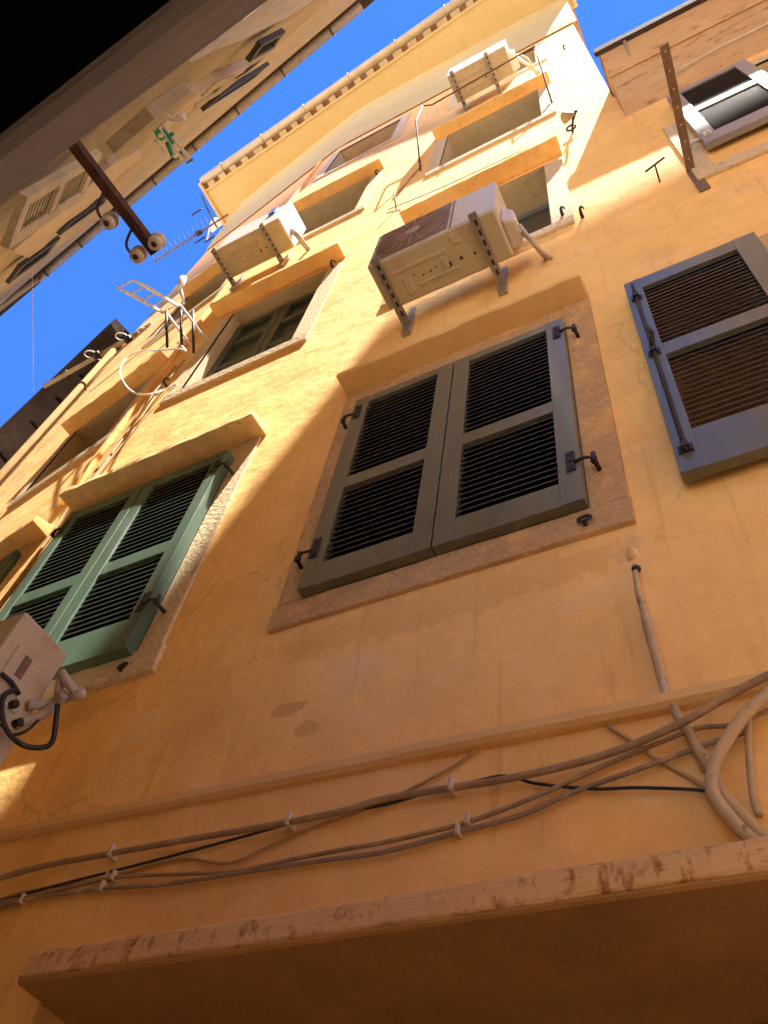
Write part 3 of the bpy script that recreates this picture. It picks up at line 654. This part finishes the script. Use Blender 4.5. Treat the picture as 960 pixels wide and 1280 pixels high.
c = cable('upright thin conduit behind the fat curved one at the right edge', [(936, 890), (937, 930), (940, 970), (943, 1000), (950, 1020)], .0095, CONDUIT, [], o=.014, group=None, name='conduit')
c = cable('slanting grey conduit below the fat curved one at the right edge', [(870, 935), (892, 968), (900, 990), (925, 1016), (955, 1046), (985, 1072)], .014, CONDUIT, [], o=.022, group=None, name='conduit')
b = MB(); b.tube([on_wall(u, v, .016) for u, v in ((793, 706), (797, 735), (804, 760), (812, 790), (822, 825), (833, 866), (848, 895), (868, 928), (884, 962))], [.008, .010, .0125, .012, .010, .011, .012], 8, steps=4)
pp = tag(b.build('wall_pipe', CONDUIT), 'ochre painted pipe running down the wall below the brown shutters', 'pipe')
q0 = on_wall(789.5, 688, -.022); b = MB(); b.lathe(q0, on_wall(796, 712, .017) - q0, [(0, .02), (.03, .02), (.055, .019), (.072, .0165)], 9); sk_ = b.build('pipe_socket', PL, pp)
b = MB(); q = on_wall(795.5, 712, .02); b.lathe(q, on_wall(798, 720, .022) - q, [(-.006, .0125), (.001, .0125)], 9); b.build('socket_hole', BLACK, sk_)
# upright cables between the left windows
VG = 'upright cables on the wall left of the green shutters'
for k, (x, dx, lab) in enumerate(((-3.44, .03, 'upright ochre cable between the windows at left, nearest the wall bend'), (-3.385, -.02, 'upright ochre cable in the middle of three at left'), (-3.335, .02, 'upright ochre cable nearest the green shutter hood'))):
    b = MB(); b.tube([W(x, .012, 4.3), W(x+dx, .014, 5.0), W(x-dx*.5, .02, 5.6), W(x+dx, .012, 6.2), W(x+dx*1.4, .03, 6.6), W(x+dx, .012, 7.3)], .007, 6, steps=4)
    tag(b.build('wall_cable', YPIPE), lab, 'cable', VG)
b = MB(); b.tube([on_wall(112, 490, .05), on_wall(150, 460, .06), on_wall(185, 432, .06), on_wall(232, 395, .05)], .009, 6, steps=3)
b.tube([on_wall(222, 428, .05), on_wall(232, 438, .3), on_wall(222, 436, .3), on_wall(200, 438, .2), on_wall(172, 440, .1), on_wall(156, 450, .1), on_wall(150, 465, .12), on_wall(156, 480, .15), on_wall(168, 491, .15), on_wall(186, 493, .1), on_wall(204, 488, .04), on_wall(220, 480, .02)], .007, 6, steps=5)
tag(b.build('loose_cable', PVC), 'loose white cable looping in the air beside the upper left windows', 'cable')
b = MB(); b.tube([at_z(40, 330, 9.5), at_z(41, 400, 9.2), at_z(42, 490, 9.0)], .003, 5); tag(b.build('overhead_wire', PVC), 'hair thin pale wire hanging against the blue sky at left', 'wire')

# downpipe at the left end of the yellow house
b = MB(); b.tube([W(-5.86, .07, 3.0), W(-5.86, .07, 10.4)], .038, 12)
dp = tag(b.build('downpipe', YDARK), 'fat ochre downpipe at the far left corner of the yellow house', 'downpipe')
for z in (5.5, 7.5, 9.5):
    b = MB(); b.ring(W(-5.86, .07, z), (0, 0, 1), .040, .008, 14, 6); b.tube([W(-5.86, .03, z), W(-5.86, 0, z)], .012, 6); b.build('pipe_collar', YDARK, dp)

# ------------------------------------------------------------------ iron bits
xb_, zb_ = .43, 6.46; tp = at_z(830, 56, zb_); wd_ = .045
def bp(f, e, dz): return Vector((xb_ + (tp.x - xb_)*f + e*wd_, 1.5 + (tp.y - 1.5)*f, zb_ + dz))
b = MB(); b.hexa([bp(1, -.5, 0), bp(1, .5, 0), bp(0, .5, 0), bp(0, -.5, 0), bp(1, -.5, .005), bp(1, .5, .005), bp(0, .5, .005), bp(0, -.5, .005)])
b.hexa([bp(1, .4, .0055), bp(1, .5, .0055), bp(0, .5, .0055), bp(0, .4, .0055), bp(1, .4, .045), bp(1, .5, .045), bp(0, .5, .045), bp(0, .4, .045)])
ib = b.build('wall_bracket', STRAP); tag(ib, 'long perforated flat iron bracket sticking out of the wall by the sunlit right shutter', 'bracket')
b = MB(); b.box(xb_-.022, xb_+.032, 0, .012, 6.08, zb_ - .001); b.build('bracket_foot', STRAP, ib, bevel=.002)
for k in range(7):
    b = MB(); b.lathe(bp(.95 - k*.14, 0, -.0005), (0, 0, -1), [(0, .005), (.002, .005)], 8); b.build('bolt_hole', CLIPM, ib)
b = MB(); b.tube([W(.27, 0, 6.52), W(.272, .1, 6.52)], .005, 6); b.tube([W(.215, .1, 6.475), W(.272, .102, 6.52), W(.33, .1, 6.575)], .006, 6)
tag(b.build('shutter_stop', IRON), 'small black iron T shaped shutter stop left of the long bracket', 'shutter stop')
def hook(x, z, label):
    b = MB(); b.tube([W(x, 0, z), W(x, .035, z), W(x+.004, .055, z+.02), W(x+.012, .05, z+.045), W(x+.022, .03, z+.05)], [.011, .01, .007, .006, .005], 6, steps=3)
    tag(b.build('wall_hook', IRON), label, 'hook', 'iron hooks in the facade')
hook(-.17, 6.5, 'curled iron hook just above the shadow edge, right of the half hidden window')
hook(-.275, 6.66, 'iron hook in the stone jamb of the half hidden window')
hook(.06, 12.7, 'small iron hook high beside the topmost air conditioner')
hook(-2.1, 7.95, 'iron hook under the hood of the small green paned window')
hook(-2.13, 10.85, 'iron hook at the right jamb of the second window from the top at left')
hook(-3.3, 6.85, 'iron hook in the pale jamb left of the small green paned window')
# lamp
lb = on_wall(716, 166); lc = on_wall(711, 147, .14)
lt = thing('wall_lamp', 'bell shaped ochre wall lamp on a scrolled iron arm, high on the sunlit wall', 'lamp', lb)
b = MB(); b.tube([lb, lb + Vector((.02, -.06, .02)), lb + Vector((.06, -.1, .1)), lb.lerp(lc, .6) + Vector((.07, -.05, .06)), lc + Vector((.05, 0, .1)), lc + Vector((.03, 0, .07))], .009, 8, steps=4)
b.ring(lb + Vector((.0, -.04, .0)), (0, 1, .3), .035, .008, 14, 6); b.ring(lb + Vector((.03, -.07, .09)), (1, .3, 0), .03, .008, 14, 6); b.build('scroll_arm', IRON, lt)
b = MB(); b.lathe(lc + Vector((.04, 0, .06)), (-.7, -.1, -.5), [(0, .012), (.015, .018), (.035, .03), (.07, .038), (.09, .044), (.092, .04)], 16); b.build('lamp_shade', LAMPM, lt)
# thin rail round the top hood
rl = thing('hood_rail', 'thin rusty rail standing round the highest centre window hood', 'rail', W(-.8, 0, 10.4))
b = MB()
for x in (-1.53, -.2):
    b.tube([W(x, 0, 9.98), W(x, .03, 10.05), W(x, .3, 10.9), W(x, .3, 11.75)], .009, 6)
    b.ring(W(x, .06, 10.15), (1, 0, 0), .02, .008, 10, 5)
    b.build('rail_post', RUST, rl); b = MB()
b.tube([W(-1.53, .3, 11.75), W(-1.42, .28, 11.62), W(-.2, .3, 11.75)], .009, 6); b.build('rail_bar', RUST, rl)
b = MB(); b.tube([W(-1.53, .01, 10.2), W(-1.75, .01, 9.3)], .004, 5); b.build('rail_stay', IRON, rl)
b = MB(); b.tube([W(-1.66, 0, 8.9), W(-1.66, .1, 9.1)], .006, 6); tag(b.build('wall_pin', RUST), 'thin iron pin in the sunlit wall left of the centre hood', 'pin')
b = MB(); b.tube([W(-1.75, .01, 9.0), W(-1.2, .03, 8.75), W(-.3, .02, 8.7)], .004, 5, steps=4); tag(b.build('sagging_wire', IRON), 'thin dark wire sagging across the sunlit wall above the centre hood', 'wire')

# airer, little flood lamp, line rod, aerial on the left part
ar = thing('clothes_airer', 'white folding clothes airer jutting out beside the upper left window against the sky', 'clothes airer', W(-3.15, 0, 7.5))
xa = -3.15
b = MB()
A0, A1, TIP = at_x(258, 425, xa), at_x(224, 380, xa), at_x(166, 350, xa)
A0.y = min(A0.y, wall_y(xa) - .001)
for dx in (0, -.14):
    d = Vector((dx, 0, 0)); b.tube([A1 + d + Vector((0, 0, -.04)), TIP + d], .008, 6); b.tube([A0 + d, A1 + d], .01, 6)
    b.tube([A1 + d + Vector((0, .05, .02)), TIP + d + Vector((0, .12, .14)), TIP + d], .007, 6)
for f in (0, .25, .5, .75, 1):
    p = A1.lerp(TIP, f); b.tube([p, p + Vector((-.14, 0, 0))], .006, 6)
b.build('airer_frame', PVC, ar)
for u in (208, 226, 241):
    b = MB(); b.tube([at_x(u, 388, xa-.03*(241-u)/16), at_x(u+1, 434 if u < 240 else 441, xa-.03*(241-u)/16)], .011, 6); b.build('airer_leg', IRON, ar)
fl = thing('flood_lamp', 'small white lamp on a short stalk above the clothes airer', 'lamp', at_x(230, 378, -3.2))
b = MB(); b.tube([at_x(230, 380, -3.2), at_x(226, 362, -3.2)], .012, 8); b.build('lamp_stalk', PVC, fl)
b = MB(); p = at_x(225, 360, -3.2); q = at_x(229, 348, -3.2); b.lathe(p, q - p, [(0, .012), (.03, .024), ((q-p).length, .03), ((q-p).length + .015, .018)], 12); b.build('lamp_head', WHITE, fl)
ld = thing('line_rod', 'pale rod with wire loops reaching over the dark eave at far left', 'rod', at_z(158, 425, 10.9))
b = MB(); b.tube([at_z(190, 405, 10.9), at_z(158, 425, 10.9), at_z(55, 483, 10.6)], .03, 8); b.build('rod', CONDUIT, ld)
for (u, v) in ((113, 443), (129, 447), (152, 421), (167, 427), (180, 415), (192, 412)):
    b = MB(); b.ring(at_z(u, v, 10.8), ray(u, v) + Vector((.3, 0, 0)), .075, .009, 12, 5, .6); b.build('wire_loop', PVC, ld)
for (u, v) in ((121, 444), (160, 424), (82, 468)):
    b = MB(); c = at_z(u, v, 10.78); b.lathe(c - Vector((.04, 0, 0)), (1, 0, 0), [(0, .045), (.08, .045)], 10); b.build('rod_clamp', IRON, ld)
ae = thing('tv_aerial', 'thin television aerial pointing over the sky gap from the yellow house corner', 'aerial', at_z(268, 277, 14.0))
p0, p1 = at_z(285, 268, 14.0), at_z(192, 327, 14.0)
b = MB(); b.tube([p0, p1], .014, 6)
ax = (p1 - p0).normalized(); side = ax.cross(Vector((.2, .5, 1))).normalized()
for k in range(15):
    c = p0.lerp(p1, .12 + .86*k/14); h = .17 - .004*k
    b.tube([c - side*h, c + side*h], .0028, 4)
b.build('boom', STRAP, ae)
b = MB(); c = p0.lerp(p1, .35); b.lathe(c, ax, [(0, .04), (.09, .04)], 8); b.build('dipole_box', BLACK, ae)
b = MB()
for u, v in ((246, 265), (262, 299), (250, 300)):
    c = at_z(u, v, 14.0); b.tube([c - ax*.1, c + ax*.1], .012, 6)
b.build('reflector', IRON, ae)
b = MB(); b.tube([at_z(252, 245, 16.9), at_z(266, 275, 14.2), on_wall(272, 285)], .014, 6); b.build('mast', RUST, ae)
dk = thing('cable_box', 'white junction box with dangling cables at the yellow house corner beside the aerial', 'junction box', on_wall(280, 282))
P0 = on_wall(278, 280)
b = MB(); b.box(P0.x-.2, P0.x+.14, 0, .14, P0.z-.22, P0.z+.22); b.build('box_body', WHITE, dk, bevel=.02)
b = MB(); b.tube([W(P0.x, .14, P0.z), W(P0.x+.2, .2, P0.z+.3), W(P0.x+.5, .1, P0.z-.1)], .018, 6, steps=4); b.tube([W(P0.x, .14, P0.z-.1), W(P0.x+.15, .2, P0.z-.7), W(P0.x+.1, .02, P0.z-1.2)], .018, 6, steps=4); b.build('box_cable', PVC, dk)

# ------------------------------------------------------------------ dark roofed house at far left
dh = thing('dark_eaved_house', 'far left house whose dark timber eave cuts the sky', 'house', (-9.5, 2.6, 0))
e0, e1 = at_z(138, 404, 11.6), at_z(-60, 592, 11.6)
b = MB(); sl = (e1.y - e0.y) / (e1.x - e0.x)
ey = lambda x: e0.y + sl*(x - e0.x)
XL = -16.0; xs_ = e0.x
for z0_, z1_, off, in_ in ((11.6, 11.75, 0, .75),):
    b.hexa([(XL, ey(XL), z0_), (xs_, ey(xs_), z0_), (xs_, ey(xs_)+in_, z0_-.0), (XL, ey(XL)+in_, z0_), (XL, ey(XL), z1_), (xs_, ey(xs_), z1_), (xs_, ey(xs_)+in_, z1_+.2), (XL, ey(XL)+in_, z1_+.2)])
dhe = b.build('eave', DWOOD, dh)
x = xs_ - .3
for k in range(14):
    x -= random.uniform(.5, .9); b = MB(); w3 = random.uniform(.05, .1); d3 = random.uniform(.02, .05)
    b.hexa([(x, ey(x)+.2, 11.6-d3), (x+w3, ey(x)+.2, 11.6-d3), (x+w3, ey(x)+.74, 11.6-d3), (x, ey(x)+.74, 11.6-d3), (x, ey(x)+.2, 11.599), (x+w3, ey(x)+.2, 11.599), (x+w3, ey(x)+.74, 11.599), (x, ey(x)+.74, 11.599)])
    b.build('rafter', DWOOD, dhe)
b = MB(); b.hexa([(XL, ey(XL)+.6, 0), (-6.06, ey(-6.06)+.6, 0), (-6.06, 8, 0), (XL, 8, 0), (XL, ey(XL)+.6, 11.6), (-6.06, ey(-6.06)+.6, 11.6), (-6.06, 8, 11.6), (XL, 8, 11.6)]); b.build('wall', PLB, dh)
b = MB(); b.quad((XL, ey(XL), 11.77), (xs_, ey(xs_), 11.77), (xs_, 8, 13.6), (XL, 8, 13.6)); b.build('roof', TILE, dh)

# ------------------------------------------------------------------ opposite house, upper left
lh = thing('tan_house', 'tan plastered house across the alley, upper left, with a hanging gutter', 'house', (-6, -1, 0))
LZ = 12.27; LE = -1.36; LL_ = -9.5
LP = lambda x, o, z: Vector((x, left_y(x) + o, z))
b = MB()
pts = [(LL_, 0), (-.97, 0), (-.97, 8.33), (LE, 8.33), (LE, LZ), (LL_, LZ)]
b.slab([LP(x, 0, z) for x, z in pts], (0, -4, 0)); b.build('wall', PLB, lh)
b = MB(); k = 8; vs = []
glx = (-7.41, -1.782)
gyl = lambda x: .0938 + LSL*(x + 1.782)
for x in glx: vs += [Vector((x, gyl(x) - .05 + .052*math.cos(math.pi*i/k), LZ - .055*math.sin(math.pi*i/k))) for i in range(k+1)]
b.add(vs, [(i, i+1, k+2+i, k+1+i) for i in range(k)] + [tuple(range(k+1)), tuple(range(k+1, 2*k+2))], True)
lg = b.build('gutter', GUT2, lh)
for i in range(8):
    x = -2.2 - i*.72; b = MB(); b.tube([Vector((x, gyl(x) - .05 + .058*math.cos(math.pi*j/8), LZ - .062*math.sin(math.pi*j/8))) for j in range(9)], .008, 5); b.build('gutter_bracket', IRON, lg)
b = MB(); b.slab([LP(LE, .001, LZ-.04), LP(LL_, .001, LZ-.04), LP(LL_, .12, LZ-.0), LP(LE, .12, LZ-.0)], (0, 0, .04)); b.build('eave_board', DWOOD, lh)
b = MB(); b.slab([LP(LE, 0, LZ+.06), LP(LL_, 0, LZ+.06), LP(LL_, -4, LZ+1), LP(LE, -4, LZ+1)], (0, 0, .05)); b.build('roof', TILE, lh)
b = MB(); x = glx[0]; b.tube([Vector((x, gyl(x)-.05, LZ-.03)), LP(x-.1, .06, LZ-.5), LP(x-.1, .06, LZ-5)], .034, 8); b.build('downpipe', GUT, lh)
def left_patch(name, px, m_, t=.03, parent=lh):
    b = MB(); b.slab([on_left(u, v) for u, v in px], Vector((.15, 1, 0)).normalized()*t); return b.build(name, m_, parent)
left_patch('bare_plaster_patch', [(236, 74), (268, 58), (300, 47), (326, 34), (356, 20), (382, 4), (400, -12), (340, -10)], WHP, .012)
left_patch('painted_band', [(8, 306), (33, 318), (120, 238), (150, 206), (172, 190), (168, 178), (128, 200), (100, 228)], PLG, .04)
left_patch('painted_band', [(186, 155), (196, 158), (235, 128), (262, 104), (300, 82), (304, 74), (262, 92), (222, 122)], PLG, .04)
left_patch('cornice_strip', [(140, 190), (190, 143), (236, 106), (228, 100), (182, 134), (132, 178)], PLB, .05)
left_patch('cornice_strip', [(236, 126), (268, 108), (288, 92), (286, 84), (262, 92), (244, 110), (262, 100), (272, 96), (262, 106), (238, 120)], PLB, .05)
def left_shutter(name, hb, ht, ob, frame_m, slat_m, label, pitch=.05, sw=.1, panels=2, flip=False):
    a = on_left(*hb, .03); zt = on_left(*ht, .03).z; q = at_z(*ob, a.z)
    d = (q - a); wdt = d.length; d.normalize(); nrm = Vector((d.y, -d.x, 0))
    P = lambda x, o, z: Vector((a.x, a.y, 0)) + d*x + nrm*o + Vector((0, 0, z))
    h = zt - a.z
    if panels == 2: pn = [(a.z+.05, a.z+h*.5-.022), (a.z+h*.5+.022, zt-.05)]
    else: pn = [(a.z+.08, zt-.08)]
    s = shutter_leaf(name, 0, wdt, a.z, zt, 0, .028, pn, min(sw, wdt*.2), frame_m, slat_m, lh, P=P, pitch=pitch)
    s['label'] = label
    return s
left_shutter('shutter', (24, 240), (122, 183), (0, 306), BEIGE, BEIGE, 'beige louvred shutter swung open', pitch=.03, sw=.045)
left_shutter('shutter', (82, 276), (132, 242), (70, 291), BLUEK, BLUEK, 'dark shutter ajar below the grey band', panels=1)
left_shutter('shutter', (22, 330), (63, 302), (6, 352), BLUEK, BLUEK, 'dark shutter ajar at the far end', panels=1)
left_shutter('shutter', (322, 50), (362, 26), (306, 73), BLUEK, BLUEK, 'dark shutter ajar nearest the gutter end', panels=1)
left_shutter('shutter', (272, 115), (307, 100), (250, 135), BLUEK, BLUEK, 'dark shutter ajar at mid length', panels=1)
# clothes line with green cloths, white lamp arm
cl = thing('clothes_line', 'pair of pale clothes rails with small green cloths hung out from the tan house', 'clothes line', on_left(195, 150))
Z0 = 5.87
b = MB(); b.tube([at_z(190, 140, Z0), at_z(240, 202, Z0)], .009, 6); b.tube([at_z(184, 145, Z0), at_z(233, 205, Z0)], .0075, 6); b.tube([at_z(193, 174, Z0), at_z(206, 192, Z0)], .006, 6)
b.build('rail', PVC, cl)
def cloth(px, z):
    b = MB(); P = [at_z(u, v, z) for u, v in px]; b.slab(P, (0, 0, -.02)); b.build('green_cloth', PEGG, cl, bevel=.004)
for px in ([(190, 158), (196, 155), (206, 172), (204, 176), (198, 172)], [(207, 178), (211, 176), (217, 190), (219, 196), (215, 196)], [(211, 168), (216, 164), (219, 168), (215, 171)], [(183, 138), (189, 133), (191, 136), (185, 141)], [(236, 200), (241, 197), (243, 200), (233, 205)], [(203, 160), (206, 161), (219, 178), (217, 181)]): cloth(px, Z0 - .02)
for u, v in ((201, 169), (219, 194)):
    b = MB(); c = at_z(u, v, Z0-.05); b.lathe(c, (0, 0, -1), [(0, .013), (.02, .01)], 8); b.build('peg', WHITE, cl)
b = MB(); Z1 = 5.35
b.tube([at_z(182, 112, Z1), at_z(192, 127, Z1), at_z(204, 140, Z1), at_z(214, 149, Z1), at_z(224, 150, Z1)], .011, 8, steps=4)
wl = b.build('swan_neck_lamp', WHITE); tag(wl, 'white swan neck lamp arm reaching out from the tan house above the green cloths', 'lamp')
b = MB(); c = at_z(225, 148, Z1); b.lathe(c + Vector((0, 0, .05)), (0, 0, -1), [(0, .01), (.02, .018), (.05, .02), (.055, .014)], 12); b.build('lamp_head', WHITE, wl)
# rusty iron bar with insulators
BZ = 4.2
b = MB(); B0, B1 = at_z(88, 183, BZ), at_z(193, 317, BZ); B0.y = left_y(B0.x) - .04
dv = (B1 - B0).normalized(); sd_ = Vector((dv.y, -dv.x, 0))
def bar_box(e0, e1, z0, z1): b.hexa([p + sd_*e + Vector((0, 0, z)) for z in (z0, z1) for p, e in ((B0, e0), (B1, e0), (B1, e1), (B0, e1))])
bar_box(-.016, .016, 0, .005); bar_box(.011, .016, .0055, .034)
rb = tag(b.build('insulator_bar', RUST), 'rusty angle iron bar with white insulators jutting out from the tan house', 'iron bar')
for (u, v), (u2, v2) in (((137, 276), (122, 258)), ((173, 318), (158, 303)), ((196, 302), (186, 300))):
    c = at_z(u, v, BZ+.02); rr_ = at_z(u2, v2, BZ)
    b = MB(); b.lathe(c + Vector((0, 0, .03)), (0, 0, -1), [(0, .015), (.01, .026), (.024, .027), (.028, .018), (.04, .018), (.044, .026), (.056, .022)], 14); ins = b.build('insulator', PORC, rb)
    b = MB(); b.lathe(c + Vector((0, 0, -.0255)), (0, 0, -1), [(0, .010), (.004, .010)], 8)
    nb = B0 + dv*max(.0, min((B1-B0).length, (c - B0).dot(dv) - .08))
    b.tube([nb, rr_, rr_.lerp(c, .5) + Vector((0, 0, -.01)) + (rr_ - c).cross(Vector((0, 0, 1)))*.2, c + Vector((0, 0, -.024))], .0048, 6, steps=4); b.build('insulator_hook', RUST, rb)

# ------------------------------------------------------------------ near side: low house behind the camera with a canopy, taller house beyond
nh = thing('canopied_house', 'house behind the viewer whose dark canopy fills the top left corner', 'house', (0, -2, 0))
b = MB(); b.hexa([(-.95, -1.3, 0), (.02, -1.3, 0), (.02, -.95, 0), (-.95, -.95, 0), (-.95, -1.3, 3.2), (.02, -1.3, 3.2), (.02, -.95, 3.2), (-.95, -.95, 3.2)]); b.build('wall', PLN, nh)
fy = lambda x: -.0541 - .0662*(x + .2315)
b = MB(); X0, X1 = -.94, .0
b.hexa([(X0, fy(X0)-.012, 2.31), (X1, fy(X1)-.012, 2.31), (X1, fy(X1)-.002, 2.31), (X0, fy(X0)-.002, 2.31), (X0, fy(X0)-.012, 2.77), (X1, fy(X1)-.012, 2.77), (X1, fy(X1)-.002, 2.77), (X0, fy(X0)-.002, 2.77)])
fs_ = b.build('canopy_fascia', CONC, nh)
b = MB(); b.hexa([(X0, fy(X0)-.006, 2.298), (X1, fy(X1)-.006, 2.298), (X1, fy(X1)+.004, 2.298), (X0, fy(X0)+.004, 2.298), (X0, fy(X0)-.0015, 2.318), (X1, fy(X1)-.0015, 2.318), (X1, fy(X1)+.004, 2.318), (X0, fy(X0)+.004, 2.318)])
b.build('canopy_lip', CONC, fs_)
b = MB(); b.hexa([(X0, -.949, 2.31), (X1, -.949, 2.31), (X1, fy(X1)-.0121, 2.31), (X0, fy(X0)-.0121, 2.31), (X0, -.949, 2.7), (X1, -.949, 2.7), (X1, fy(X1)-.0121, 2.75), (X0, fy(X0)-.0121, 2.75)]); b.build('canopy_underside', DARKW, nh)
th = thing('tall_house', 'tall pale house across the alley whose roof shades the lower wall', 'house', (6, -4, 0))
b = MB(); zt = 19.6; ee = -.63; cx = 1.74
b.slab([(cx, -.9, 0), (7, -.9 + .05*5.26, 0), (7, -2.6, 0), (cx + ee*1.7, -2.6, 0)], (0, 0, zt)); b.build('wall', PLN, th)
b = MB(); b.slab([(cx, -.9, zt), (7, -.9 + .05*5.26, zt), (7, -2.6, zt), (cx + ee*1.7, -2.6, zt)], (0, 0, .1)); b.build('roof', TILE, th)
